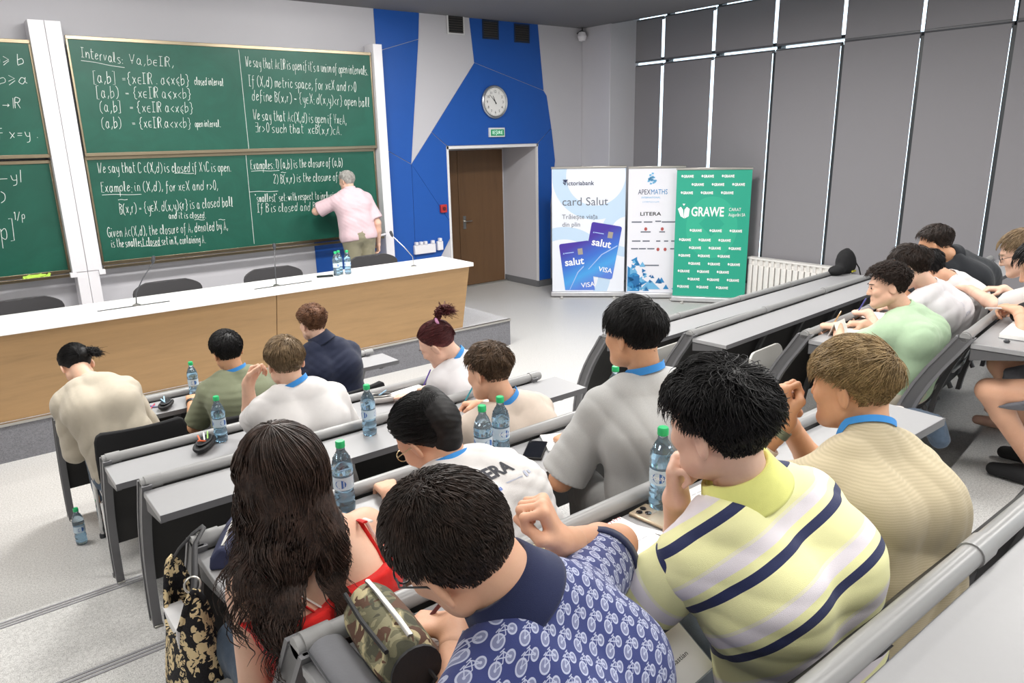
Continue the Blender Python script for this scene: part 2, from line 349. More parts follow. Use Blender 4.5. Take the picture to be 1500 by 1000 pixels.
def chalk_lines(board, lines, rules=(), th=.0025):
    bx, by, bz = board.location; m = None; rnd = random.Random(3)
    def stroke(p3, r, sharp=False):
        nonlocal m
        a = [Vector((p[0]-bx, -.0055, p[1]-bz)) for p in p3]
        if len(a) > 2 and not sharp:
            q = []
            for i in range(len(a)-1):
                p0, p1, p2, p3_ = a[max(i-1, 0)], a[i], a[i+1], a[min(i+2, len(a)-1)]
                for u in (0, .34, .67):
                    q.append(.5*((2*p1)+(-p0+p2)*u+(2*p0-5*p1+4*p2-p3_)*u*u+(-p0+3*p1-3*p2+p3_)*u**3))
            a = q+[a[-1]]
        if (a[0]-a[-1]).length < .002 and len(a) == 2: a[1] = a[0]+Vector((.006, 0, -.004))
        m.tube(a, r, 4, flat=1)
    for text, x0, z0, x1, z1, cap in lines:
        st, wd = strokes(text); k = (x1-x0)/wd; u = cap/7.6; m = MB()
        for sh, s in st:
            jx, jz = rnd.uniform(-.25, .25)*k, rnd.uniform(-.35, .35)*u
            stroke([(x0+p[0]*k+jx, z0+(z1-z0)*p[0]/wd+p[1]*u+jz) for p in s], th*rnd.uniform(.8, 1.15), sh)
        m.build('chalk_text', CHALK, board)
    for x0, z0, x1, z1 in rules:
        m = MB(); stroke([(x0, z0), ((x0*2+x1)/3, (z0*2+z1)/3+.004), ((x0+x1*2)/3, (z0+z1*2)/3-.003), (x1, z1)], th)
        m.build('chalk_rule', CHALK, board)
chalk_lines(BU, [('Intervals:', 1.50, 3.135, 1.87, 3.09, .10), ('Va,b@IR,', 1.92, 3.09, 2.36, 3.08, .10),
    ('[a,b]', 1.57, 2.905, 1.78, 2.905, .12), ('={x@IR . aLxLb}', 1.83, 2.905, 2.49, 2.905, .115), ('closed interval', 2.53, 2.905, 2.84, 2.905, .085),
    ('[a,b)', 1.58, 2.77, 1.79, 2.765, .12), ('= {x@IR aLx<b}', 1.84, 2.77, 2.49, 2.765, .11),
    ('(a,b]', 1.59, 2.63, 1.79, 2.63, .115), ('= {x@IR a<xLb}', 1.86, 2.63, 2.49, 2.625, .11),
    ('(a,b)', 1.58, 2.475, 1.77, 2.475, .115), ('= {x@IR.a<x<b}', 1.86, 2.475, 2.45, 2.47, .11), ('open interval.', 2.48, 2.475, 2.75, 2.475, .08),
    ("We say that AUIR is open if it's a union of open intervals.", 3.10, 3.11, 4.60, 3.07, .115), ('If (X,d) metric space, for x@X and r>0', 3.11, 2.91, 4.43, 2.875, .12),
    ('define B(x,r) = {y@X: d(x,y)<r} open ball', 3.13, 2.755, 4.60, 2.70, .12), ('We say that AU(X,d) is open if Vx@A,', 3.12, 2.55, 4.27, 2.49, .12),
    ('Qr>0 such that  x@B(x,r)UA.', 3.13, 2.42, 4.19, 2.37, .11)],
    [(1.49, 3.105, 1.87, 3.055), (3.04, 3.28, 3.03, 2.225)])
chalk_lines(BL, [('We say that C U(X,d) is closed if X\\C is open.', 1.49, 2.035, 2.83, 1.995, .11), ('Example: in (X,d), for x@X and r>0,', 1.49, 1.845, 2.67, 1.80, .11),
    ('B(x,r) = {y@X. d(x,y)Lr} is a closed ball', 1.63, 1.615, 2.81, 1.61, .115), ('and it is closed.', 2.10, 1.525, 2.49, 1.50, .075), ('Given AU(X,d), the closure of A, denoted by A,', 1.48, 1.38, 2.72, 1.35, .11),
    ('is the smallest closed set in X, containing A.', 1.50, 1.275, 2.45, 1.23, .095), ('Examples: 1) [a,b] is the closure of (a,b)', 3.05, 2.005, 4.20, 2.0, .11),
    ('2) B(x,r) is the closure of B(x,r).', 3.30, 1.835, 4.34, 1.83, .11), ('"smallest" set: with respect to inclusion', 3.06, 1.635, 4.10, 1.61, .10), ('If B is closed and BDA, then', 3.07, 1.515, 4.10, 1.475, .11)],
    [(3.01, 2.185, 2.99, 1.16), (3.0, 1.755, 3.34, 1.745), (1.49, 1.815, 1.86, 1.80), (1.63, 1.755, 1.72, 1.755), (3.05, 1.985, 3.38, 1.98), (2.36, 1.49, 2.47, 1.483), (2.22, 2.0, 2.42, 1.99), (2.62, 1.47, 2.69, 1.465), (1.78, 1.255, 1.98, 1.245), (3.40, 1.955, 3.46, 1.955)])
chalk_lines(CU_, [('d(x,y)Y b', .45, 3.04, 1.03, 3.05, .10), ('bYa', .78, 2.88, 1.04, 2.88, .10), ('d:XxX-MR', .35, 2.665, .94, 2.66, .10), ('d(x,y)=0 iff x=y .', .10, 2.385, 1.03, 2.39, .10)])
chalk_lines(CL, [('d(x,y)=|x-y|', .05, 1.99, .84, 1.99, .11), ('(x1,...,xn)', .1, 1.81, .68, 1.81, .10), ('[S|xi-yi|p]', .05, 1.40, .70, 1.46, .20), ('1/p', .70, 1.63, .80, 1.63, .08)])
# ---------------------------------------------------------------- front wall fittings
t = thing('wall_clock', 'round silver wall clock with white dial on the blue wall above the door', 'clock', (6.665, YW-.016, 2.785))
o = MB().lathe([(.0, -.0), (.205, 0), (.225, .015), (.225, .035), (.212, .048), (.195, .042), (.19, .03), (0, .03)], 48); o.v = [(x, -z, y) for x, y, z in o.v]
fixnormals(o.build('clock_case', material('clock_silver', 'b9bcbf', .3, .8), t))
MB().disc((0, -.033, 0), .19, .003).build('dial', material('dial_white', 'e9e9e7', .4, var=.01), t)
INK = material('black_ink', '26282b', .6)
m = MB()
for k in range(60):
    a = 2*pi*k/60; r0 = .168 if k % 5 == 0 else .176
    m.prism([((r0)*sin(a)-.0015*cos(a), r0*cos(a)+.0015*sin(a)), (r0*sin(a)+.0015*cos(a), r0*cos(a)-.0015*sin(a)), (.182*sin(a)+.0015*cos(a), .182*cos(a)-.0015*sin(a)), (.182*sin(a)-.0015*cos(a), .182*cos(a)+.0015*sin(a))], -.0375, -.036, 1)
fixnormals(m.build('minute_marks', INK, t, smooth=0))
for k in range(1, 13):
    a = 2*pi*k/12
    font_mesh('numeral', str(k), .05, INK, t, Matrix.Translation((.14*sin(a), -.037, .14*cos(a)-.017)) @ Matrix.Rotation(pi/2, 4, 'X'), 'CENTER')
for nm, a, L, w in (('hour_hand', radians(-25), .09, .007), ('minute_hand', radians(-45), .135, .005)):
    m = MB().prism([(-w, -.03), (w, -.03), (w*.5, L), (-w*.5, L)], -.041, -.039, 1); m.v = [(x*cos(a)+z*sin(a), y, -x*sin(a)+z*cos(a)) for x, y, z in m.v]
    fixnormals(m.build(nm, INK, t, smooth=0))
t = thing('exit_sign', 'small green exit sign above the door under the clock', 'exit sign', (6.69, YW-.016, 2.37))
MB().box(-.14, .14, -.035, 0, -.065, .065).build('sign_housing', material('sign_white', 'd9dde0', .4), t, bev=.006)
MB().box(-.115, .12, -.04, -.034, -.045, .04).build('sign_face', material('sign_green', '0f8a5c', .4, emit='0f8a5c', es=.25), t)
font_mesh('sign_text', 'IEȘIRE', .07, material('sign_letter', 'e6fff2', .5, emit='d0ffe8', es=.4), t, Matrix.Translation((.0, -.0415, -.025)) @ Matrix.Rotation(pi/2, 4, 'X'), 'CENTER')
for i, (x, z, pos, fr) in enumerate(((6.06, 3.765, 'on the white wall stripe, leftmost of three', WHITE), (6.64, 3.74, 'on blue, middle of three', BLUE), (7.20, 3.725, 'on blue, rightmost of three', BLUE))):
    t = thing('air_vent', 'dark square air vent '+pos, 'vent', (x, YW-.013, z), 0, 'air vents above the door wall')
    MB().box(-.14, .14, -.012, 0, -.125, -.105).box(-.14, .14, -.012, 0, .105, .125).box(-.14, -.12, -.012, 0, -.105, .105).box(.12, .14, -.012, 0, -.105, .105).build('vent_frame', material('vent_frame_%d' % i, 'd9d9d9' if i == 0 else '1c2b45', .5), t)
    MB().box(-.12, .12, -.004, 0, -.105, .105).build('vent_back', material('vent_dark', '1f2022', .8), t)
    m = MB()
    for k in range(7): m.prism([(-.012, -.1+.03*k), (-.010, -.1+.03*k), (-.003, -.085+.03*k), (-.005, -.085+.03*k)], -.12, .12, 0)
    fixnormals(m.build('louvres', material('louvre', '4a4744', .5), t))
t = thing('fire_alarm', 'small red fire alarm box on the blue wall left of the door', 'alarm', (5.72, YW-.016, 1.36))
MB().box(-.05, .05, -.045, 0, -.055, .055).build('alarm_box', material('alarm_red', 'b8302e', .4), t, bev=.008)
MB().disc((0, -.046, 0), .026, .006).build('button', material('alarm_dark', '5a1c20', .5), t)
t = thing('socket_strip', 'white socket strip with plugs on the blue wall beside the front desk', 'sockets', (5.38, YW-.016, .84))
MB().box(-.17, .17, -.05, 0, -.07, .055).build('strip_body', POSTM, t, bev=.008)
for x in (-.135, -.06, .01, .13): MB().box(x-.022, x+.022, -.06, -.01, .055, .10).build('plug', POSTM, t, bev=.006)
t = thing('socket_box', 'single white socket box right of the socket strip', 'socket', (5.63, YW-.016, .86))
MB().box(-.045, .045, -.05, 0, -.07, .055).build('box_body', POSTM, t, bev=.008); MB().box(-.022, .022, -.06, -.01, .055, .10).build('plug', POSTM, t, bev=.006)
t = thing('motion_sensor', 'white round sensor head in the ceiling corner beside the column', 'sensor', (8.30, 8.70, 3.74))
m = MB().lathe([(.0, -.07), (.05, -.06), (.07, 0), (.05, .06), (0, .07)], 20); m.build('sensor_head', POSTM, t)
MB().tube([(0, 0, .05), (.03, .03, .13)], .012).tube([(.09, .02, .05), (.05, .06, .10), (-.02, .09, .05)], .01).build('bracket', DGREY, t)
# ---------------------------------------------------------------- front desk
t = thing('lecture_desk', 'long oak front desk with white top on the podium', 'desk', (2.2, 6.5, .304))
X0, X1 = -4.9, 2.24
MB().box(X0, X1, -.22, .38, .70, .74).build('desk_top', material('white_laminate', 'f2f1ef', .25, var=.01), t, bev=.004)
for x0, x1 in ((X0+.02, -2.05), (-2.045, .13), (.136, X1-.02)):
    m = MB().prism([(0, 0), (.03, 0), (-.12, .70), (-.17, .70)], x0, x1, 0); fixnormals(m.build('front_panel', OAK, t, bev=.002))
m = MB().prism([(.03, .0), (.33, .0), (.36, .70), (-.12, .70)], X1-.06, X1-.025, 0); fixnormals(m.build('end_panel', OAK, t))
MB().box(X0, X1-.1, .0, .03, .0, .1).build('plinth', DGREY, t)
SLOT = material('slot_dark', '2d2e30', .5)
for x in (-.98, .27): MB().box(x-.27, x+.27, -.02, .015, .7395, .742).build('cable_slot', SLOT, t)
MICM = material('mic_dark', '3a3c40', .4)
for x, lean, lab in ((1.24, .19, 'gooseneck microphone on the left part of the front desk'), (2.41, .06, 'gooseneck microphone near the middle of the front desk'), (3.86, -.16, 'gooseneck microphone on the front desk beside the socket strip')):
    t = thing('microphone', lab, 'microphone', (x, 6.52, 1.045))
    MB().lathe([(.03, 0), (.03, .006), (.012, .014)], 20).build('mic_base', ALU, t)
    MB().tube([(0, 0, .01), (lean*.05, 0, .10), (lean*.45, .05, .2), (lean*.8, .09, .27), (lean, .11, .31)], .0045, 8).build('gooseneck', ALU if lean < 0 else MICM, t)
    MB().tube([(lean, .11, .305), (lean*1.04, .116, .325), (lean*1.1, .125, .36), (lean*1.12, .128, .365)], [.007, .015, .015, .006], 12).build('mic_head', MICM, t)
for i, x in enumerate((.52, 1.66, 2.66, 3.77)):
    t = thing('office_chair', 'charcoal upholstered chair behind the front desk, '+['far left end', 'second from the left', 'third from the left', 'right end behind the bottles'][i], 'chair', (x, 7.25, .304), 0, 'chairs behind the front desk')
    m = MB(); n = 14; VV = [-1, -.94, -.85, -.7, -.3, .3, .55, .7, .8, .88, .94, .98, 1]; Q = len(VV)
    wd = lambda v: 1-.42*max(0, (abs(v)-.5)/.5)**2.6
    vs = [(.30*u, .03-.06*u*u+dy, .595+.19*v) for dy in (0, .035) for v in VV for u in [(-1+2*k/n)*wd(v) for k in range(n+1)]]
    N = n+1
    fs = [(a*N+b, a*N+b+1, (a+1)*N+b+1, (a+1)*N+b) for a in range(Q-1) for b in range(n)]
    fs += [tuple(Q*N+q for q in reversed(ff)) for ff in fs]
    ring = [k for k in range(N)]+[a*N+n for a in range(1, Q)]+[(Q-1)*N+k for k in range(n-1, -1, -1)]+[a*N for a in range(Q-2, 0, -1)]
    fs += [(ring[(k+1) % len(ring)], ring[k], Q*N+ring[k], Q*N+ring[(k+1) % len(ring)]) for k in range(len(ring))]
    m.add(vs, fs); fixnormals(m.build('backrest', GREYFAB, t, bev=.01, smooth=60))
    MB().box(-.22, .22, -.42, .0, .40, .46).build('seat', GREYFAB, t, bev=.02)
    MB().tube([(0, -.2, .06), (0, -.2, .40)], .025).build('column', MICM, t)
    m = MB()
    for k in range(5): m.tube([(0, -.2, .07), (.28*cos(k*1.257), -.2+.28*sin(k*1.257), .035)], [.025, .016])
    m.build('base', MICM, t)
# ---------------------------------------------------------------- roll-up banners
def banner(label, a, b, H, sheet):
    a, b = Vector((*a, 0)), Vector((*b, 0)); w = (b-a).length; c = (a+b)/2
    t = thing('roll_up_banner', label, 'banner', c, math.atan2(b.y-a.y, b.x-a.x), 'roll-up banners by the window wall')
    s = MB().box(-w/2+.01, w/2-.01, -.002, .002, .085, H-.02).build('banner_sheet', sheet, t)
    MB().box(-w/2, w/2, -.016, .016, H-.02, H+.012).build('top_rail', ALU, t, bev=.006)
    MB().box(-w/2-.01, w/2+.01, -.06, .05, .012, .085).build('base_cassette', material('cassette', 'cfcfd1', .3, .6), t, bev=.015)
    for x in (-w/2+.15, w/2-.15): MB().box(x-.02, x+.02, -.16, .12, 0, .016).build('foot', ALU, t, bev=.003)
    return t, s, w
def art(s, name, m, polys, lift=.003):
    """flat printed shapes on the sheet"""
    if name == 'sponsor_marks':
        for p in polys: art(s, 'sponsor_mark', m, [p], lift)
        return
    mb = MB()
    for p in polys: mb.add([(x, -.002-lift, z) for x, z in p], [tuple(range(len(p)))])
    o = mb.build(name, m, s, smooth=0)
    return o
def word(s, name, text, size, m, x, z, align='LEFT', sx=1, lift=.0035, rot=0, bold=0.):
    return font_mesh(name, text, size, m, s, Matrix.Translation((x, -.002-lift, z)) @ Matrix.Rotation(pi/2, 4, 'X') @ Matrix.Rotation(rot, 4, 'Z'), align, sx, .0003, bold)
def sheet1(nb, vec, c):
    s = nb.n.new('ShaderNodeSeparateXYZ'); nb.l.new(vec, s.inputs[0])
    def ring(cx, cz, r0, r1):
        d = nb.math('SQRT', nb.math('ADD', nb.math('POWER', nb.math('SUBTRACT', s.outputs[0], cx), 2), nb.math('POWER', nb.math('SUBTRACT', s.outputs[2], cz), 2)))
        return nb.math('MULTIPLY', nb.math('GREATER_THAN', d, r0), nb.math('LESS_THAN', d, r1))
    f = nb.math('MAXIMUM', ring(.1, 1.75, .42, .62), nb.math('MAXIMUM', ring(-.35, .35, .5, .68), ring(.55, .95, .22, .36)), clamp=True)
    return nb.mix(f, c, hexc('c3daf0'))
NAVYT = material('print_navy', '2c3658', .6); GREYT = material('print_grey', '6d7280', .6); WHT = material('print_white', 'f4f4f6', .6)
t, s, w = banner('white and pale blue roll-up banner with two purple bank cards, left of three', (7.13, 8.10), (7.90, 7.36), 1.87, material('banner_print_cards', 'e9edf6', .5, build=sheet1))
art(s, 'emblem', NAVYT, [[(-.37, 1.70), (-.29, 1.70), (-.33, 1.655)], [(-.37, 1.66), (-.34, 1.655), (-.345, 1.63)]])
word(s, 'logo_text', 'Victoriabank', .085, NAVYT, -.36, 1.62, bold=.001)
word(s, 'headline', 'card Salut', .165, GREYT, -.38, 1.335); word(s, 'slogan', 'Trăiește viața', .09, GREYT, -.38, 1.145); word(s, 'slogan', 'din plin', .09, GREYT, -.38, 1.035)
def cardcol(nb, vec, c):
    s_ = nb.n.new('ShaderNodeSeparateXYZ'); nb.l.new(vec, s_.inputs[0])
    f = nb.math('MULTIPLY_ADD', nb.math('ADD', s_.outputs[2], nb.math('MULTIPLY', s_.outputs[0], -.5)), -1.1, 1.2, clamp=True)
    return nb.ramp(f, [(.25, hexc('4a35a0')), (.55, hexc('3d6fcf')), (.8, hexc('4aa3e6')), (1, hexc('5a7fd8'))])
CARD = material('bank_card_print', '4a35a0', .4, build=cardcol)
CHIP = material('card_chip', 'a79f92', .4)
for nm, (cx, cz), ang, lf in (('printed_card', (-.16, .42), -7, .004), ('printed_card', (.20, .68), 10, .006)):
    a = radians(-ang); R2 = lambda x, z: (cx+x*cos(a)-z*sin(a), cz+x*sin(a)+z*cos(a))
    pts = []
    for qx, qz, a0 in ((.19, .36, 0), (-.19, .36, 90), (-.19, -.36, 180), (.19, -.36, 270)):
        pts += [R2(qx+.03*cos(radians(a0+k*30)), qz+.03*sin(radians(a0+k*30))) for k in range(4)]
    if nm == 'printed_card' and cx < 0: pts = [(x, max(z, .10)) for x, z in pts]
    art(s, nm, CARD, [pts], lf)
    word(s, 'card_word', 'salut', .15, WHT, *R2(-.17, .06), rot=a, lift=lf+.001, bold=.003)
    word(s, 'card_word', 'VISA', .10, WHT, *R2(.0, -.30) if cx > 0 else R2(.03, -.29), rot=a, lift=lf+.001, bold=.001)
    art(s, 'card_chip', CHIP, [[R2(.04, .20), R2(.11, .20), R2(.11, .29), R2(.04, .29)]], lf+.001)
    art(s, 'card_lines', material('print_pale', 'a8c2f0', .5), [[R2(-.15, -.3), R2(.0, -.05), R2(.205, .12), R2(.205, .10), R2(.01, -.06), R2(-.14, -.3)], [R2(-.15, .24), R2(-.02, .24), R2(-.02, .252), R2(-.15, .252)], [R2(-.18, .235), R2(-.155, .235), R2(-.165, .26)]], lf+.001)
t, s, w = banner('white roll-up banner with blue triangles and small sponsor logos, middle of three', (7.86, 7.30), (8.40, 6.72), 1.86, material('banner_print_white', 'e8e8f0', .5, var=.01))
BL1, BL2, BL3 = material('print_blue', '2f86c0', .5), material('print_sky', '6fb4de', .5), material('print_deep', '1d6ba6', .5)
m = []
rn = random.Random(4)
for k in range(24):
    a = rn.uniform(0, 6.28); r = rn.uniform(.01, .07); x, z = -.07+r*cos(a), 1.70+r*sin(a)*1.1
    m.append([(x-.016, z-.010), (x+.014, z-.012), (x+.018, z+.010), (x-.010, z+.014)])
art(s, 'brain_emblem', BL2, m)
word(s, 'logo_text', 'APEX', .10, NAVYT, -.25, 1.485, sx=.72); word(s, 'logo_text', 'MATHS', .10, BL1, -.075, 1.485, sx=.72)
word(s, 'small_text', 'INTERNATIONAL', .034, BL2, -.07, 1.43, 'CENTER'); word(s, 'small_text', 'S Y M P O S I U M', .03, BL2, -.07, 1.37, 'CENTER')
word(s, 'sponsor_text', 'LITERA', .07, INK, -.07, 1.19, 'CENTER', sx=1.35, bold=.001)
art(s, 'sponsor_marks', GREYT, [[(x-l, z), (x+l, z), (x+l, z+.018), (x-l, z+.018)] for x, z, l in ((-.26, 1.09, .07), (-.1, 1.09, .06), (.04, 1.10, .04), (.2, 1.09, .11), (-.13, .95, .07), (.1, .95, .04), (-.26, .82, .06), (-.12, .82, .05), (.05, .82, .03), (.16, .82, .03), (.28, .82, .05), (-.28, .71, .05), (-.17, .71, .05), (-.05, .71, .05), (.27, .71, .05), (-.06, .47, .13))])
art(s, 'sponsor_marks', material('print_red', 'b0524f', .6), [[(x+.022*cos(a*.785), z+.026*sin(a*.785)) for a in range(8)] for x, z in ((-.13, 1.0), (.1, 1.0), (.05, .71), (.15, .71))])
tri = [[], [], []]
for k in range(46):
    x, z = -.36+abs(rn.gauss(0, .24)), .11+abs(rn.gauss(0, .13))+.01
    if k < 26: z = .11+rn.random()*.52*(1-(x+.37)/.8); x = min(x, .35)
    r = rn.uniform(.02, .06); a = rn.choice((0, 1.57, 3.14))
    p = [(min(.365, max(-.375, x+r*cos(a+b))), max(.09, z+r*sin(a+b))) for b in (0, 2.1, 4.2)]; tri[k % 3].append(p)
tri[0].append([(-.375, .1), (-.375, .47), (-.2, .33), (-.2, .1)]); tri[2].append([(-.375, .3), (-.2, .33), (-.2, .1)]); tri[1].append([(-.19, .13), (-.05, .27), (.1, .13)])
for q, mm in zip(tri, (BL1, BL2, BL3)): art(s, 'triangle_print', mm, q, .003+.0004*(mm is BL2)+.0008*(mm is BL3))
def tealprint(nb, vec, c):
    s_ = nb.n.new('ShaderNodeSeparateXYZ'); nb.l.new(vec, s_.inputs[0])
    dx, dz = nb.math('ABSOLUTE', s_.outputs[0]), nb.math('SUBTRACT', s_.outputs[2], 1.05)
    d = nb.math('ADD', nb.math('POWER', nb.math('DIVIDE', dx, .34), 2), nb.math('POWER', nb.math('DIVIDE', dz, .42), 2))
    f = nb.math('LESS_THAN', d, 1.0)
    g = nb.math('MULTIPLY', f, nb.math('GREATER_THAN', nb.math('ADD', dx, nb.math('ABSOLUTE', nb.math('SUBTRACT', dz, .05))), .17))
    return nb.mix(nb.math('MULTIPLY', g, .35), c, hexc('3fc09a'))
t, s, w = banner('teal green roll-up banner with white repeated logos, right of three', (8.16, 6.69), (8.73, 5.87), 1.84, material('banner_print_teal', '23a287', .5, build=tealprint))
for r, z in enumerate([1.72, 1.61, 1.50, .99, .86, .75, .64, .53, .42, .31, .20]):
    for k in range(4):
        x = -.43+.265*k+(.14 if r % 2 else 0)
        if x > .30: continue
        word(s, 'repeat_logo', 'GRAWE', .050, WHT, x+.03, z, sx=.75, bold=.002)
        art(s, 'repeat_mark', WHT, [[(x-.0, z+.018), (x+.013, z), (x+.026, z+.018), (x+.02, z+.036), (x+.006, z+.036)]])
word(s, 'large_logo', 'GRAWE', .175, WHT, -.28, 1.205, sx=.70, bold=.004)
word(s, 'large_logo', 'CARAT', .062, WHT, .215, 1.275, sx=.8); word(s, 'large_logo', 'Asigurări SA', .062, WHT, .215, 1.205, sx=.68)
art(s, 'crest', WHT, [[(-.46, 1.30), (-.42, 1.33), (-.39, 1.29), (-.38, 1.22), (-.37, 1.17), (-.42, 1.20)], [(-.30, 1.30), (-.34, 1.33), (-.37, 1.29), (-.375, 1.22), (-.365, 1.17), (-.31, 1.20)], [(-.38, 1.34), (-.36, 1.37), (-.40, 1.37)]])
# ---------------------------------------------------------------- radiator, bin, black bag on the far row
t = thing('radiator', 'white column radiator under the blinds beside the teal banner', 'radiator', (8.84, 5.2, .05))
RADM = material('radiator_white', 'e9e6e2', .4)
for k in range(17): MB().box(-.045, .045, -.72+.085*k, -.72+.085*k+.068, .0, .50).build('column', RADM, t, bev=.012)
m = MB()
for k in range(17):
    for j in range(3): m.box(-.045, .045, -.72+.085*k+.014*j+.008, -.72+.085*k+.014*j+.02, .50, .58)
m.box(-.05, .05, -.725, .715, .575, .60); m.box(-.02, .02, -.725, .715, .49, .58); m.build('top_grille', RADM, t)
t = thing('waste_bin', 'dark grey bin in the corner behind the bank card banner', 'bin', (7.72, 8.52, 0))
MB().lathe([(.12, 0), (.14, .5), (.145, .5), (.145, .52), (.0, .52)], 24).build('bin_body', DGREY, t); MB().lathe([(.147, .505), (.147, .53), (.13, .53)], 24).build('bin_rim', material('bin_blue', '1f3f86', .5), t)
# ---------------------------------------------------------------- rows of fixed desks
def arc(z, H=.75):            # how far forward of the rail the end panel stands at height z
    u = max(0, min(1, z/H)); return .27*(1-u**2.2)
def curved(w0, w1, z0, z1, n=9):
    """side outline, forward of the rail, as (y, z)"""
    zs = [z0+(z1-z0)*i/n for i in range(n+1)]
    return [(arc(z)+w1, z) for z in zs]+[(arc(z)-w0, z) for z in reversed(zs)]
def flip_seat(parent, x, up):
    m = MB(); R_ = .07; w, h = .20, .36
    pts = []
    for cx, cy, a0 in ((w-R_, h-R_, 0), (-w+R_, h-R_, 90), (-w+.02, .02, 180), (w-.02, .02, 270)):
        r = R_ if cy > .1 else .02
        pts += [(cx+r*cos(radians(a0+k*18)), cy+r*sin(radians(a0+k*18))) for k in range(6)]
    m.prism(pts, -.009, .009, 1)
    if up: mt = Matrix.Translation((x, .315, .20)) @ Matrix.Rotation(radians(-10), 4, 'X')
    else: mt = Matrix.Translation((x, .24, .285)) @ Matrix.Rotation(radians(-88), 4, 'X')
    m.v = [tuple(mt @ Vector(v)) for v in m.v]
    o = fixnormals(m.build('seat', SEATM, parent, bev=.004))
    a = MB()
    for dx in (-.12, .12): a.tube([(x+dx, .26, .16), (x+dx, .29, .22), (x+dx, .31, .26)], .014, 8)
    a.build('seat_arm', DGREY, parent)
def desk_row(label, loc, L, rz=0, seats=(), ups=(), panels=None, depth=.245, over=.0, overr=.12):
    t = thing('desk_row', label, 'desk', loc, radians(rz), 'rows of fixed lecture desks')
    m = MB().box(-over, L+overr, -.03-depth, -.028, .717, .742); m.build('desktop', DESK, t, bev=.003)
    MB().box(-over, L+overr, -.0315-depth, -.0295-depth, .715, .743).build('front_edging', DESKEDGE, t, smooth=0)
    MB().box(.02, L-.02, -depth+.03, -.06, .695, .717).build('top_support', DGREY, t)
    MB().tube([(.0, 0, .762), (L+.03, 0, .762)], .0225, 16).build('rail', RAILM, t)
    n = max(2, round(L/.95)); xs = [.045]+[.045+(L-.05)*k/n for k in range(1, n)]+[L-.01]
    for x in xs: MB().tube([(x-.03, 0, .762), (x+.03, 0, .762)], .0262, 16).build('rail_collar', RAILM, t)
    for x in ([0, L-.04] if panels is None else panels):
        m = MB().prism(curved(.04, .035, 0, .765), x, x+.028, 0); fixnormals(m.build('end_panel', DGREY, t, bev=.004))
        m = MB().prism(curved(.044, -.028, 0, .765), x-.004, x+.032, 0).prism(curved(-.024, .039, 0, .765), x-.004, x+.032, 0); fixnormals(m.build('panel_rim', material('panel_rim_grey', '6d6d70', .45), t))
        MB().box(x-.002, x+.034, arc(0)-.055, arc(0)+.05, .0, .012).build('foot_plate', ALU, t, bev=.002)
        MB().prism([(-.03, .66), (-.03, .715), (-depth, .715), (-depth, .698)], x+.004, x+.024, 0).build('bracket', DGREY, t)
    m = MB().prism(curved(-.012, .026, .20, .745), .03, L-.04, 0); fixnormals(m.build('modesty_panel', BLACKP, t))
    k = int((L-.1)/.52)
    for j in range(1, k):
        x = .03+(L-.07)*j/k
        m = MB().prism(curved(.03, -.005, .12, .72), x-.02, x+.02, 0); fixnormals(m.build('panel_rib', DGREY, t))
    for x in seats: flip_seat(t, x, False)
    for x in ups: flip_seat(t, x, True)
    return t
desk_row('front desk row on the flat floor, left block, below the podium', (.39, 4.87, 0), 2.06, over=.0, overr=.10)
for k, (y, x0, seats, txt) in enumerate(((3.628, .445, (), 'second desk row, left block, where the fair haired person in white sits'), (2.892, .465, (.55, 1.4), 'third desk row, left block, where the brown haired person in beige sits'),
        (2.034, .43, (1.15,), 'fourth desk row, left block, with the dark blue pouch and crochet bag at its end'), (1.22, .41, (.1, .55, 1.25), 'fifth desk row, left block, with the camouflage pencil case'), (.445, .42, (.1, .65, 1.3), 'nearest desk row, bare grey top, lower right corner of the photo'))):
    desk_row(txt, (x0, y, LV*(k+1)), (2.42 if k == 1 else 2.5)-x0, 0, seats)
desk_row('first desk row, right block, with the black bag at its window end', (3.66, 3.60, LV), 3.5, 3.2)
desk_row('second desk row, right block, empty and longest of all', (3.70, 2.885, 2*LV), 3.7, 4.0, ups=(.30,))
desk_row('third desk row, right block, where the person in the green shirt writes', (3.70, 2.10, 3*LV), 3.4, 4.8, ups=(.30,))
desk_row('fourth desk row, right block, with the white notebook at its aisle end', (3.67, 1.29, 4*LV), 3.2, 8.2, seats=(.22, .74, 1.26, 1.8))
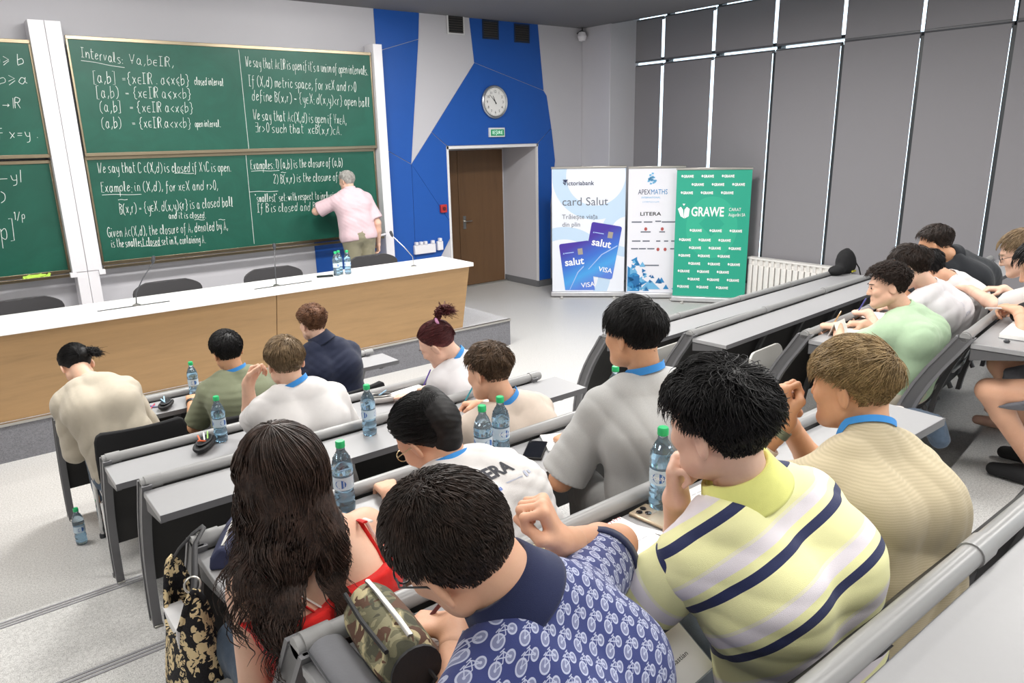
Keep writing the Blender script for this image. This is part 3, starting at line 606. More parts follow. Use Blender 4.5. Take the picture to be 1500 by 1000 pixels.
# ---------------------------------------------------------------- loose chairs of the first row
def visitor_chair():
    t = thing('visitor_chair', 'x', 'chair', (0, 0, 0), 0, 'loose black chairs in the front row')
    m = MB(); n = 12
    vs = []; zz = [.50, .515, .56, .68, .78, .815, .83]
    for dy in (0, .03):
        for j, z in enumerate(zz):
            sq = [.93, .98, 1, 1, .98, .93, .82][j]
            vs += [(.235*sq*(-1+2*k/n), -.20-.05*(z-.5)/.33+.035*((-1+2*k/n)**2)-dy, z) for k in range(n+1)]
    N = n+1; S = len(zz)
    fs = [(a*N+b, a*N+b+1, (a+1)*N+b+1, (a+1)*N+b) for a in range(S-1) for b in range(n)]
    fs += [tuple(S*N+q for q in reversed(ff)) for ff in fs]
    ring = list(range(N))+[a*N+n for a in range(1, S)]+[(S-1)*N+k for k in range(n-1, -1, -1)]+[a*N for a in range(S-2, 0, -1)]
    fs += [(ring[(k+1) % len(ring)], ring[k], S*N+ring[k], S*N+ring[(k+1) % len(ring)]) for k in range(len(ring))]
    m.add(vs, fs); fixnormals(m.build('backrest', BLACKFAB, t, bev=.008, smooth=60))
    MB().box(-.23, .23, -.2, .24, .41, .47).build('seat', BLACKFAB, t, bev=.02)
    for sx in (-1, 1):
        MB().tube([(sx*.21, -.17, .44), (sx*.235, -.19, .42), (sx*.245, -.26, .02)], [.014, .016, .012], 10).build('leg', CHROME, t)
        MB().tube([(sx*.21, .2, .42), (sx*.235, .22, .40), (sx*.24, .26, .02)], [.014, .016, .012], 10).build('leg', CHROME, t)
        for y in (-.26, .26): MB().lathe([(.016, 0), (.016, .025), (.012, .03)], 12, (sx*.243, y, 0)).build('leg_cap', MICM, t)
        MB().box(sx*.205-.02, sx*.205+.02, -.215, -.185, .43, .52).build('back_bracket', CHROME, t, bev=.004)
        MB().tube([(sx*.22, -.19, .42), (sx*.22, .22, .41)], .011, 8).build('side_rail', CHROME, t)
    return t
v0 = visitor_chair(); v0.location = (.74, 4.46, 0); v0['label'] = 'black visitor chair with chrome legs at the far left end of the front row'
v0.rotation_euler = (0, 0, radians(-3))
dup(v0, (1.30, 4.26, 0), radians(2), 'black visitor chair under the person in the olive shirt')
dup(v0, (1.86, 4.22, 0), radians(8), 'black visitor chair under the person in the navy shirt')
# ---------------------------------------------------------------- people: implicit surfaces turned into meshes
A3 = lambda *v: np.array(v, np.float32)
def unit(v): v = np.asarray(v, np.float64); return v/max(1e-9, np.linalg.norm(v))
def smin(a, b, k):
    if k <= 0: return np.minimum(a, b)
    h = np.clip(.5+.5*(b-a)/k, 0, 1); return b*(1-h)+a*h-k*h*(1-h)
def cone(P, a, b, ra, rb):
    a = np.asarray(a, np.float32); ab = np.asarray(b, np.float32)-a; q = P-a
    t = np.clip(q @ ab/max(1e-9, float(ab @ ab)), 0, 1); q = q-t[:, None]*ab
    return np.sqrt(np.einsum('ij,ij->i', q, q))-(ra+t*(rb-ra))
def ell(P, c, r, F=None):
    q = P-np.asarray(c, np.float32)
    if F is not None: q = q @ np.asarray(F, np.float32).T
    r = np.asarray(r, np.float32); k0 = np.linalg.norm(q/r, axis=1); k1 = np.linalg.norm(q/(r*r), axis=1)
    return k0*(k0-1)/np.maximum(k1, 1e-6)
def evalops(ops, P):
    d = np.full(len(P), 9., np.float32)
    for o in ops:
        if o[0] == 'c': e = cone(P, *o[1:5])
        else: e = ell(P, *o[1:4])
        k = o[5] if o[0] == 'c' else o[4]
        sub = (o[6] if o[0] == 'c' else o[5]) if len(o) > (6 if o[0] == 'c' else 5) else False
        d = -smin(-d, e, k) if sub else smin(d, e, k)
    return d
def C_(a, b, ra, rb, k=.03): return ('c', a, b, ra, rb, k)
def E_(c, r, F=None, k=.02, sub=False): return ('e', c, r, F, k, sub)
def grid_mesh(fn, lo, hi, h):
    """sparse evaluation in blocks of 8 cells, then naive surface nets"""
    lo = np.asarray(lo, np.float64)-2*h; n = np.ceil((np.asarray(hi)-lo)/h).astype(int)+3; nb = (n+7)//8; n = nb*8
    g = np.stack(np.meshgrid(*[np.arange(k) for k in nb], indexing='ij'), -1).reshape(-1, 3)
    cd_ = fn((lo+(g*8+3.5)*h).astype(np.float32))
    D = np.repeat(np.repeat(np.repeat(cd_.reshape(nb), 8, 0), 8, 1), 8, 2).astype(np.float32)
    act = g[np.abs(cd_) < 8*h*1.25]
    off = np.stack(np.meshgrid(*[np.arange(8)]*3, indexing='ij'), -1).reshape(-1, 3)
    for i in range(0, len(act), 700):
        a = act[i:i+700]; idx = (a[:, None]*8+off[None]).reshape(-1, 3)
        D[idx[:, 0], idx[:, 1], idx[:, 2]] = fn((lo+idx*h).astype(np.float32))
    S = D < 0; s8 = [S[i:n[0]-1+i, j:n[1]-1+j, k:n[2]-1+k] for i in (0, 1) for j in (0, 1) for k in (0, 1)]
    cnt = sum(x.astype(np.int8) for x in s8); act = (cnt > 0) & (cnt < 8); ii = np.argwhere(act)
    idx = np.full(act.shape, -1, np.int64); idx[act] = np.arange(len(ii))
    acc = np.zeros((len(ii), 3)); c = np.zeros(len(ii))
    cor = [(i, j, k) for i in (0, 1) for j in (0, 1) for k in (0, 1)]
    for a in cor:
        for ax in range(3):
            if a[ax]: continue
            b = list(a); b[ax] = 1
            da = D[ii[:, 0]+a[0], ii[:, 1]+a[1], ii[:, 2]+a[2]]; db = D[ii[:, 0]+b[0], ii[:, 1]+b[1], ii[:, 2]+b[2]]
            m = (da < 0) != (db < 0); t = np.where(m, da/np.where(m, da-db, 1), 0); p = np.tile(np.array(a, float), (len(ii), 1)); p[:, ax] += t
            acc[m] += p[m]; c[m] += 1
    V = lo+(ii+acc/c[:, None])*h; F = []
    for ax in range(3):
        u, v = (ax+1) % 3, (ax+2) % 3
        a = [slice(0, n[q]) for q in range(3)]; b = list(a); a[ax] = slice(0, n[ax]-1); b[ax] = slice(1, n[ax])
        A, B = S[tuple(a)], S[tuple(b)]; e = np.argwhere(A != B)
        e = e[(e[:, u] > 0) & (e[:, v] > 0) & (e[:, u] < n[u]-1) & (e[:, v] < n[v]-1)]
        flip = A[e[:, 0], e[:, 1], e[:, 2]]; q = []
        for du, dv in ((1, 1), (0, 1), (0, 0), (1, 0)):
            k = e.copy(); k[:, u] -= du; k[:, v] -= dv; q.append(idx[k[:, 0], k[:, 1], k[:, 2]])
        q = np.stack(q, 1); q[~flip] = q[~flip][:, ::-1]; F.append(q)
    return V, np.concatenate(F)
def np_mesh(name, parts, m, parent, smooth=180, attr=None):
    Vs, Fs, b = [], [], 0
    for V, F in parts: Vs.append(V); Fs.append(np.asarray(F)+b); b += len(V)
    V = np.concatenate(Vs).astype(np.float32); F = np.concatenate(Fs)
    me = bpy.data.meshes.new(name); me.vertices.add(len(V)); me.vertices.foreach_set('co', V.ravel())
    k = F.shape[1]; me.loops.add(F.size); me.loops.foreach_set('vertex_index', F.ravel().astype(np.int32))
    me.polygons.add(len(F)); me.polygons.foreach_set('loop_start', np.arange(0, F.size, k, dtype=np.int32))
    me.polygons.foreach_set('loop_total', np.full(len(F), k, np.int32)); me.update(calc_edges=True); me.validate()
    if attr is not None:
        a = me.attributes.new('fabric', 'FLOAT_VECTOR', 'POINT'); a.data.foreach_set('vector', attr(V).astype(np.float32).ravel())
    return link(name, me, m, parent, smooth=smooth)
def bounds(ops, pad=.03):
    lo, hi = np.full(3, 9e9), np.full(3, -9e9)
    for o in ops:
        if o[0] == 'c': pts = ((o[1], o[3]), (o[2], o[4]))
        else: pts = ((o[1], max(o[2])),)
        for p, r in pts: lo = np.minimum(lo, np.asarray(p)-r); hi = np.maximum(hi, np.asarray(p)+r)
    return lo-pad, hi+pad
def head_frame(yaw, pitch, roll):
    y, p, r = map(radians, (yaw, pitch, roll))
    f = A3(-sin(y)*cos(p), cos(y)*cos(p), -sin(p)); x = A3(cos(y), sin(y), 0); u = np.cross(x, f)
    return np.stack([cos(r)*x-sin(r)*u, f, sin(r)*x+cos(r)*u]).astype(np.float32)      # rows right, forward, up; positive roll leans to the right
CRC, CRR = A3(0, -.012, .03), A3(.076, .096, .088)
def head_ops(sc=1.):
    o = [E_(CRC, CRR, None, 0), E_((0, .032, -.03), (.061, .056, .086), None, .03)]
    for s in (-1, 1):
        o += [C_((s*.05, .0, -.055), (s*.014, .066, -.094), .022, .02, .03), C_((s*.014, .080, .028), (s*.045, .064, .024), .010, .009, .018), E_((s*.038, .062, -.022), (.022, .024, .024), None, .015)]
    o += [C_((0, .086, .012), (0, .102, -.026), .008, .0115, .012), E_((-.011, .092, -.03), (.008, .009, .007), None, .006), E_((.011, .092, -.03), (.008, .009, .007), None, .006)]
    for s in (-1, 1): o.append(E_((s*.031, .098, .006), (.016, .014, .011), None, .01, True))
    for s in (-1, 1): o.append(E_((s*.031, .077, .005), (.0135, .0125, .0125), None, .003))
    o += [C_((-.012, .083, -.058), (.012, .083, -.058), .0075, .0075, .010), C_((-.010, .082, -.067), (.010, .082, -.067), .0078, .0078, .008), E_((0, .076, -.094), (.02, .018, .016), None, .015), E_((0, .098, -.0625), (.016, .008, .0012), None, .004, True)]
    for s in (-1, 1):
        t = radians(14); F = np.array([[cos(.45), s*sin(.45), 0], [-s*sin(.45), cos(.45), 0], [0, 0, 1]]); Rx = np.array([[1, 0, 0], [0, cos(t), -sin(t)], [0, sin(t), cos(t)]])
        o += [E_((s*.079, -.012, -.006), (.0085, .020, .033), Rx @ F, .006), E_((s*.088, -.006, -.004), (.006, .011, .02), Rx @ F, .005, True)]
    return o
def torso_ops(J, g=0., k=.05):
    """g inflates"""
    r, w = J['r'], J['w']; o = []
    P = J['spine']
    for s in (-1, 1):
        q = [P[0]+r*s*.072*w, P[1]+r*s*.058*w, P[2]+r*s*.074*w, P[3]+r*s*.062*w]
        R = [.104, .094, .092, .066]
        for i in range(3): o.append(C_(q[i], q[i+1], R[i]*w+g, R[i+1]*w+g, k))
        S = J['S'][0 if s < 0 else 1]
        o += [C_(P[3]-J['up']*.035, S, .056*w+g, .046*w+g, .04), C_(P[2]+r*s*.06*w+J['f']*.02, S-J['up']*.02,   .066*w+g, .045*w+g, .04), C_(J['c7']-J['up']*.012, S+(J['c7']-S)*.25, .036+g, .036*w+g, .03)]
    return o
def arm_joints(S, hand, hint, l1=.29, l2=.25):
    S, T = np.asarray(S, float), np.asarray(hand, float); v = T-S; d = np.linalg.norm(v); d2 = min(d, (l1+l2)*.995); u = v/max(d, 1e-6); T = S+u*d2
    a = (l1*l1-l2*l2+d2*d2)/(2*d2); h = math.sqrt(max(0, l1*l1-a*a)); hh = np.asarray(hint, float); hh = unit(hh-u*(hh @ u))
    return S+u*a+hh*h, T
def hand_ops(Wr, d, n, right, pose, k=.006, sc=1.):
    d = unit(d); n = np.asarray(n, float); n = unit(n-d*(d @ n)); th = np.cross(d, n)*(1 if right else -1)
    curl = {'flat': (8, 12, 8), 'relax': (28, 38, 24), 'pen': (52, 58, 30), 'fist': (78, 88, 50), 'chin': (50, 70, 40)}[pose]; o = []
    W_ = np.asarray(Wr, float)
    for i, (off, L, r) in enumerate(((.027, .076, .0085), (.009, .084, .0088), (-.010, .078, .0083), (-.027, .062, .0074))):
        b = W_+d*(.086-.004*abs(i-1))*sc+th*off*sc; o.append(C_(W_+th*off*.6+d*.008, b, .0135, .0115, .012))
        p = b; a = 0; extra = i*5 if pose in ('pen', 'relax') else 0
        for q, f in ((0, .46), (1, .30), (2, .24)):
            a += radians(curl[q]+(extra if q == 0 else 0)); e = p+(d*cos(a)+n*sin(a)-th*.04*(i-1.2))*L*f*sc; o.append(C_(p, e, r*(1-.08*q), r*(.93-.1*q), .004)); p = e
    b = W_+d*.02+th*.02; m = b+unit(d*.65+th*.62+n*.45)*.044*sc; o.append(C_(b, m, .0155, .0115, .012))
    tdir = {'flat': d*.8+th*.5, 'relax': d*.85+th*.1+n*.4, 'pen': d*.75-th*.35+n*.5, 'fist': d*.55-th*.75+n*.5, 'chin': d*.8-th*.2+n*.3}[pose]
    e = m+unit(tdir)*.032*sc; o += [C_(m, e, .0108, .0098, .005), C_(e, e+unit(np.asarray(tdir)+n*.15)*.026*sc, .0098, .0078, .004)]
    return o
def folds(P, amp, seed, f=60.):
    rs = np.random.RandomState(seed); d = np.zeros(len(P), np.float32)
    for i in range(3):
        a, b, c = rs.normal(size=(3, 3)).astype(np.float32); a *= f*(1+.5*i)/np.linalg.norm(a); b *= f*.22/np.linalg.norm(b); c *= f*.22/np.linalg.norm(c)
        w = np.sin(P @ a+2.2*np.sin(P @ b+rs.rand()*6)+rs.rand()*6); m = .5+.5*np.sin(P @ c+rs.rand()*6)
        d += (1-2*np.abs(w))*m*m*(.6 if i else 1.)
    return d*amp*.42
# hair --------------------------------------------------------------
def hairline(az, kind):
    """sine of the elevation of the hair border around the head; az 0 is the front, pi the back"""
    X = [0, .7, 1.1, 1.42, 1.62, 1.75, 2.1, 2.6, 3.15]
    Y = {'short': [.62, .58, .30, -.06, .04, -.30, -.70, -.86, -.89], 'long': [.62, .5, .2, -.1, -.2, -.5, -.8, -.9, -.9], 'up': [.62, .55, .28, -.10, -.05, -.3, -.58, -.70, -.72]}[kind]
    return np.interp(az, X, Y)
def hair_cap(P, th, thlow, kind):
    """P in head space"""
    q = P-CRC; u = q/np.maximum(np.linalg.norm(q, axis=1), 1e-6)[:, None]; az = np.abs(np.arctan2(u[:, 0], u[:, 1]))
    t = thlow+(th-thlow)*np.clip((u[:, 2]+.35)/.8, 0, 1)
    return np.maximum(ell(P, CRC, CRR)-t, (hairline(az, kind)-u[:, 2])*.085)
def strands(n, seed, kind, length, lift, width, whorl=(.01, -.07, .10), fwd=0., side=0., wave=0., wavef=40., K=7, lowlen=None, droop=.35, minz=-9, noise=.25, th=.012, front=None, curl=0., ncl=140):
    rs = np.random.RandomState(seed); pts = []
    u = rs.normal(size=(n*4, 3)); u /= np.linalg.norm(u, axis=1)[:, None]
    az = np.abs(np.arctan2(u[:, 0], u[:, 1])); u = u[u[:, 2] > hairline(az, kind)+.02][:n]; n = len(u)
    p = CRC+u*CRR*(1+th*.3/.09); wh = np.array(whorl)
    f = np.clip((u[:, 2]+.35)/.9, 0, 1); fl = f**1.6; L = (lowlen if lowlen is not None else length)*(1-fl)+length*fl; L = L*rs.uniform(.7, 1.15, n)
    ph = rs.rand(n)*6.28; seg = (L/(K-1))[:, None]; out = [p.copy()]; 
    cc = u[rs.randint(0, n, ncl)]; ci = np.argmax(u @ cc.T, 1); cn = rs.normal(size=(ncl, 3))*noise; cp = rs.rand(ncl)*6.28; ph = cp[ci]+.5*(ph-3.14)*.5
    wd_ = np.linalg.norm(p-np.array(whorl), axis=1); nv = cn[ci]*.9+rs.normal(size=(n, 3))*(noise*.45+.8*np.exp(-(wd_/.022)**2))[:, None]; lf = lift*rs.uniform(.5, 1.5, n)
    for j in range(1, K):
        q = (p-CRC)/CRR; nrm = (q/CRR); nrm /= np.linalg.norm(nrm, axis=1)[:, None]
        d = p-wh; d -= nrm*np.einsum('ij,ij->i', d, nrm)[:, None]; d /= np.linalg.norm(d, axis=1)[:, None]+1e-6
        g = np.array([side, fwd, -droop])+d*1.0+nv; g = g-nrm*np.einsum('ij,ij->i', g, nrm)[:, None]*.9
        g /= np.linalg.norm(g, axis=1)[:, None]+1e-6
        t = j/(K-1); sd = np.cross(nrm, g)
        g = g+nrm*(lf*(1-t)*.75)[:, None]+sd*(wave*np.sin(wavef*L*t+ph))[:, None]+nrm*(wave*.6*np.cos(wavef*L*t+ph))[:, None]
        if curl: g = g+curl*(sd*np.cos(ph+t*9)[:, None]+nrm*np.sin(ph+t*9)[:, None])
        g /= np.linalg.norm(g, axis=1)[:, None]; p = p+g*seg
        k = np.linalg.norm((p-CRC)/CRR, axis=1); mn = 1+(th*(.30+.70*f)*.95+.002)/.085; low = k < mn; p[low] = (CRC+(p-CRC)*(mn/np.maximum(k, 1e-6))[:, None])[low]
        out.append(p.copy())
    return np.stack(out, 1), width*rs.uniform(.7, 1.3, n)
def strand_tubes(Q, w, taper=.25):
    """Q (n,K,3): three sided tapering tubes"""
    n, K, _ = Q.shape; t = np.gradient(Q, axis=1); t /= np.linalg.norm(t, axis=2)[..., None]+1e-9
    a = np.cross(t, np.array([.31, .2, .93])); a /= np.linalg.norm(a, axis=2)[..., None]+1e-9; b = np.cross(t, a)
    pr = np.sin(np.pi*np.linspace(.18, 1, K))**.6*(1-taper)+taper*.6; pr[-1] = .12
    r = w[:, None]*pr[None]
    V = np.stack([Q+(a*cos(x)+b*sin(x))*r[..., None] for x in (0, 2.094, 4.189)], 2)
    base = (np.arange(n)[:, None, None]*K+np.arange(K-1)[None, :, None])*3; s = np.arange(3)[None, None, :]; s2 = (s+1) % 3
    F = np.stack([base+s, base+s2, base+3+s2, base+3+s], -1).reshape(-1, 4)
    return V.reshape(-1, 3), F
def hairmat(name, dark, light, rough=.5):
    def b(nb, vec, c):
        n = nb.noise(vec, 38, 3, .6); n2 = nb.noise(vec, 260, 2)
        return nb.ramp(nb.math('MULTIPLY_ADD', n2, .45, nb.math('MULTIPLY', n, .55)), [(.36, hexc(dark)), (.52, tuple((x+y)/2 for x, y in zip(hexc(dark), hexc(light)))), (.66, hexc(light))])
    return material(name, dark, rough, build=b, spec=.3)
def skinmat(name, col):
    def b(nb, vec, c):
        n = nb.noise(vec, 14, 4, .55); n2 = nb.noise(vec, 120, 2)
        return nb.mix(nb.math('MULTIPLY_ADD', n2, .3, nb.math('MULTIPLY', n, .7)), (c[0]*.9, c[1]*.80, c[2]*.76), (min(1, c[0]*1.07), c[1]*1.07, c[2]*1.06))
    return material(name, col, .5, build=b, sub=.08, spec=.4, bump=.05, bs=500)
def cloth(name, col, var=.05, bump=.25, bs=900, rough=.85, build=None):
    return material(name, col, rough, var=var, vs=60, bump=bump, bs=bs, sheen=.15, spec=.25, build=build)
BLUEBAND = cloth('lanyard_blue', '3f8fd8', bump=.05); EYEM = material('eye_dark', '2a1d18', .15)
def person(S):
    root = thing('person', S['label'], 'person', S['hip']); inv = np.asarray(S['hip'], float)
    hip, c7, hc = (np.asarray(S[k], float)-inv for k in ('hip', 'c7', 'hc'))
    yaw = radians(S.get('yaw', 0)); tilt = S.get('tilt', 0.); w = S.get('w', 1.); seed = S.get('seed', 1); vox = S.get('vox', .008)
    fwd = A3(-sin(yaw), cos(yaw), 0); sy = radians(S.get('syaw', S.get('yaw', 0))); r = unit((cos(sy), sin(sy), tilt)); up = unit(c7-hip)
    fb = unit(np.cross(up, r)); bul = S.get('bulge', .03)
    sp = [hip+up*.0, hip+(c7-hip)*.34-fb*bul*.7, hip+(c7-hip)*.70-fb*bul, c7-up*.045+fb*.005]
    sw = S.get('sw', .148)*w; fs = S.get('sfwd', .02)
    Sh = [sp[3]-up*.035-r*sw+fb*fs, sp[3]-up*.035+r*sw+fb*fs]
    if 'shL' in S: Sh[0] = np.asarray(S['shL'])-inv
    if 'shR' in S: Sh[1] = np.asarray(S['shR'])-inv
    HF = head_frame(*S['head']); hs = S.get('hs', .94); toW = lambda p: hc+(np.asarray(p)*hs) @ HF
    hb = toW((0, -.035, -.055))
    J = dict(r=r, w=w, spine=sp, S=Sh, up=up, f=fb, c7=c7, hb=hb); out = {'root': root, 'J': J}
    arms = []
    for i, k in enumerate(('L', 'R')):
        a = S[k]; E, T = arm_joints(Sh[i], np.asarray(a['hand'])-inv, a.get('hint', (0, -.3, -1)), a.get('l1', .285)*S.get('al', 1), a.get('l2', .25)*S.get('al', 1))
        arms.append((Sh[i], E, T, a))
    # body ----------------------------------------------------------
    body = torso_ops(J, -.012)
    body += [C_(c7-up*.03+fb*.02, hb, .056, .053*hs, .028)]
    if 'thick' in S: pass
    for Sx, E, T, a in arms: body += [C_(Sx, E, .043*w, .038*w, .03), C_(E, E+(T-E)*.35, .038*w, .038*w, .015), C_(E+(T-E)*.35, T, .038*w, .025, .012)]
    legs = []
    for i, s in enumerate((-1, 1)):
        H = hip+r*s*.095-A3(0, 0, .03); kn = np.asarray(S['knees'][i], float)-inv if 'knees' in S else H+fwd*.42+r*s*.03+A3(0, 0, .02)
        an = np.asarray(S['ankles'][i], float)-inv if 'ankles' in S else kn+A3(0, 0, S['floor']+.09-inv[2]-kn[2])-fwd*.05
        legs.append((H, kn, an)); body += [C_(H, kn, .088*w, .055, .03), C_(kn, kn+(an-kn)*.3, .055, .054, .02), C_(kn+(an-kn)*.3, an, .054, .034, .01)]
        if 'shoe' not in S: body.append(C_(an-A3(0, 0, .05), an-A3(0, 0, .06)+fwd*.14, .036, .028, .02))
    out['arms'] = arms; out['legs'] = legs
    lo, hi = bounds(body)
    parts = [grid_mesh(lambda P: evalops(body, P), lo, hi, vox)]
    hv = S.get('hvox', max(.0042, vox*.6))
    ho = head_ops()
    nk0, nk1 = (hb-hc) @ HF.T/hs, ((c7+fb*.01)-hc) @ HF.T/hs
    ho2 = ho[:1]+[C_(nk0+(nk1-nk0)*.0, nk0+(nk1-nk0)*.75, .053, .053, .025)]+ho[1:]
    V, F = grid_mesh(lambda P: evalops(ho2, P), (-.11, -.16, -.22), (.11, .13, .13), hv); parts.append((toW(V), F))
    for i, (Sx, E, T, a) in enumerate(arms):
        if a.get('pose') is None: continue
        d = a.get('d', T-E); o = hand_ops(T, d, a.get('n', (0, 0, -1)), i == 1, a['pose'])+[C_(T+(E-T)*.18, T, .030, .026, .02)]
        l2_, h2_ = bounds(o, .01); parts.append(grid_mesh(lambda P: evalops(o, P), l2_, h2_, .0035 if vox < .007 else .005))
    out['body'] = np_mesh('body', parts, S['skin'], root)
    # hair ----------------------------------------------------------
    hr = S.get('hair')
    if hr:
        kind = hr.get('kind', 'short'); th = hr.get('th', .012); tl = hr.get('thlow', th*.4); hp = []
        amp = hr.get('lump', 0)
        fn = lambda P: hair_cap(P, th*.72, tl*.72, kind)+(folds(P, amp, seed, 130) if amp else 0)
        hp.append(grid_mesh(fn, (-.13, -.16, -.10), (.13, .14, .19), hv))
        for kw in hr.get('st', []):
            q, ww = strands(seed=seed+len(hp), kind=kind, **kw); hp.append(strand_tubes(q, ww))
        if 'extra' in hr: hp += hr['extra'](J, HF, hc, hs)
        hp2 = [(toW(V) if i < 1+len(hr.get('st', [])) else V, F) for i, (V, F) in enumerate(hp)]
        np_mesh('hair', hp2, hr['mat'], root)
    if S.get('face', False):
        for s in (-1, 1):
            q = [toW((s*(.016+.0065*k), .099-.0022*k*k*.35-.001*k, .026+.0035*sin(k*.6))) for k in range(6)]
            MB().tube(q, [.0012, .0022, .0026, .0024, .002, .001], 6).build('eyebrow', hr['mat'], root, smooth=60)
            p = toW((s*.031, .0865, .005)); MB().lathe([(0, -.0062), (.005, -.004), (.0062, 0), (.005, .004), (0, .0062)], 12, tuple(p)).build('iris', EYEM, root)
    # clothes ---------------------------------------------------------
    sh = S.get('shirt')
    if sh:
        g = sh.get('g', .012); fr = sh.get('sleeve', .62); amp = sh.get('amp', .006); tors = torso_ops(J, g)
        lowp = sp[0]-up*sh.get('hem', .03); ncv = unit(hb-c7); nc = c7+ncv*.05; nr = sh.get('neck', .064)
        slv = []
        for Sx, E, T, a in arms:
            if fr <= 0: continue
            if fr <= 1: e = Sx+(E-Sx)*fr; slv.append(([C_(Sx, e, .046*w+g, .046*w+g+sh.get('flare', .006), .0)], e, unit(E-Sx)))
            else: e = E+(T-E)*(fr-1); slv.append(([C_(Sx, E, .046*w+g, .044*w+g, 0), C_(E, e, .043*w+g, .032+g, .012)], e, unit(T-E)))
        nclow = c7+fb*.055*1.0-up*sh.get('nlow', .012)
        def fn(P):
            d = evalops(tors, P)
            d = np.maximum(d, (lowp-P) @ up.astype(np.float32))
            for o, e, u in slv:
                ds = evalops(o, P); ds = np.maximum(ds, (P-e.astype(np.float32)) @ u.astype(np.float32)); d = smin(d, ds, .022)
            if amp: d = d+folds(P, amp, seed, sh.get('ff', 40.))
            return np.maximum(d, -cone(P, nclow, c7+ncv*.2, nr, nr+.02))
        allo = tors+[x for o, _, _ in slv for x in o]; lo, hi = bounds(allo)
        if sh.get('attr'):
            def at(V):
                q = V-c7; return np.stack([q @ r, -(q @ up)*.85-(q @ fb)*.6, q @ fb], 1)
            full = slv; slv = []
            out['shirt'] = np_mesh('shirt', [grid_mesh(fn, *bounds(tors), vox)], sh['mat'], root, attr=at)
            for i, (o, e, u) in enumerate(full):
                Sx = arms[i][0]; bx = unit(np.cross(u, fb)); by = np.cross(u, bx)
                def sf(P):
                    d = evalops(o, P); d = np.maximum(d, (P-e.astype(np.float32)) @ u.astype(np.float32)); return d+folds(P, amp, seed+7, 45.) if amp else d
                def sa(V):
                    q = V-Sx; return np.stack([.055*np.arctan2(q @ by, q @ bx), q @ u+sh.get('soff', .02), q[:, 0]*0], 1)
                np_mesh('sleeve', [grid_mesh(sf, *bounds(o), vox)], sh['mat'], root, attr=sa)
                c = e-u*.006; bandm = sh.get('cuff')
                if bandm:
                    rr = .046*w+g+sh.get('flare', .006)+.001; n = 28; V = np.array([c+u*z+(bx*cos(a)+by*sin(a))*q for z, q in ((-.018, rr), (-.018, rr+.003), (.008, rr+.003), (.008, rr-.004)) for a in [2*pi*k/n for k in range(n)]])
                    F = np.array([(k*n+j, k*n+(j+1) % n, ((k+1) % 4)*n+(j+1) % n, ((k+1) % 4)*n+j) for k in range(4) for j in range(n)]); fixnormals(np_mesh('sleeve_cuff', [(V, F)], bandm, root))
        else:
            out['shirt'] = np_mesh('shirt', [grid_mesh(fn, lo, hi, vox)], sh['mat'], root)
        cm = sh.get('collar')
        if cm is not None or sh.get('rib') is not None:
            n = 40; rows = []; pol = cm is not None
            hgt = .042 if pol else .012
            ax = ncv; x = unit(r-ax*(r @ ax)); y = np.cross(ax, x)
            prof = ((nr+.002, -.03), (nr-.005, hgt*.6), (nr-.004, hgt), (nr+.004, hgt+.001), (nr+.015, .010), (nr+.026, -.014), (nr+.028, -.020), (nr+.020, -.022)) if pol else ((nr+.004, -.022), (nr+.001, .006), (nr-.004, .008), (nr-.006, .0), (nr-.003, -.022))
            c0 = c7+ncv*(.032 if pol else .022)+fb*.018
            V = np.array([c0+(x*cos(a)+y*sin(a))*rr+ax*(z-.030*max(0, sin(a))-(.0 if not pol else .0)) for rr, z in prof for a in [2*pi*k/n for k in range(n)]])
            q = len(prof); F = np.array([(i*n+j, i*n+(j+1) % n, (i+1)*n+(j+1) % n, (i+1)*n+j) for i in range(q-1) for j in range(n)])
            fixnormals(np_mesh('collar', [(V, F)], cm or sh['rib'], root))
    tr = S.get('pants')
    if tr:
        fr = tr.get('len', 1.8); g = .010; o = [C_(hip-r*.07, hip+r*.07, .108*w+g, .108*w+g, .02), C_(hip-r*.06+up*.1, hip+r*.06+up*.1, .095*w+g, .095*w+g, .04)]; ends = []
        for H, kn, an in legs:
            if fr <= 1: e = H+(kn-H)*fr; o.append(C_(H, e, .088*w+g, .068+g, .03)); ends.append((e, unit(kn-H), H))
            else: e = kn+(an-kn)*(fr-1); o += [C_(H, kn, .088*w+g, .06+g, .03), C_(kn, e, .058+g, .045+g, .02)]
        def fp(P):
            d = evalops(o, P); d = np.maximum(d, (P-(hip+up*.14).astype(np.float32)) @ up.astype(np.float32))
            for e, u, H in ends: d = np.maximum(d, np.where(np.linalg.norm(P-e.astype(np.float32), axis=1) < .13, (P-e.astype(np.float32)) @ u.astype(np.float32), -9))
            return d+folds(P, .006, seed+3, 50.)
        lo, hi = bounds(o); np_mesh('trousers' if fr > 1 else 'shorts', [grid_mesh(fp, lo, hi, max(vox, .008))], tr['mat'], root)
    if 'shoe' in S:
        for H, kn, an in legs:
            f_ = an-A3(0, 0, .05); o = [C_(f_-fwd*.05, f_+fwd*.06, .04, .044, 0), C_(f_+fwd*.06, f_+fwd*.17-A3(0, 0, .012), .042, .034, .02), C_(f_+A3(0, 0, .03), f_, .042, .042, .02)]
            z0 = f_[2]-.042
            lo, hi = bounds(o); np_mesh('shoe', [grid_mesh(lambda P: np.maximum(evalops(o, P), z0-P[:, 2]), lo, hi, .008)], S['shoe'], root)
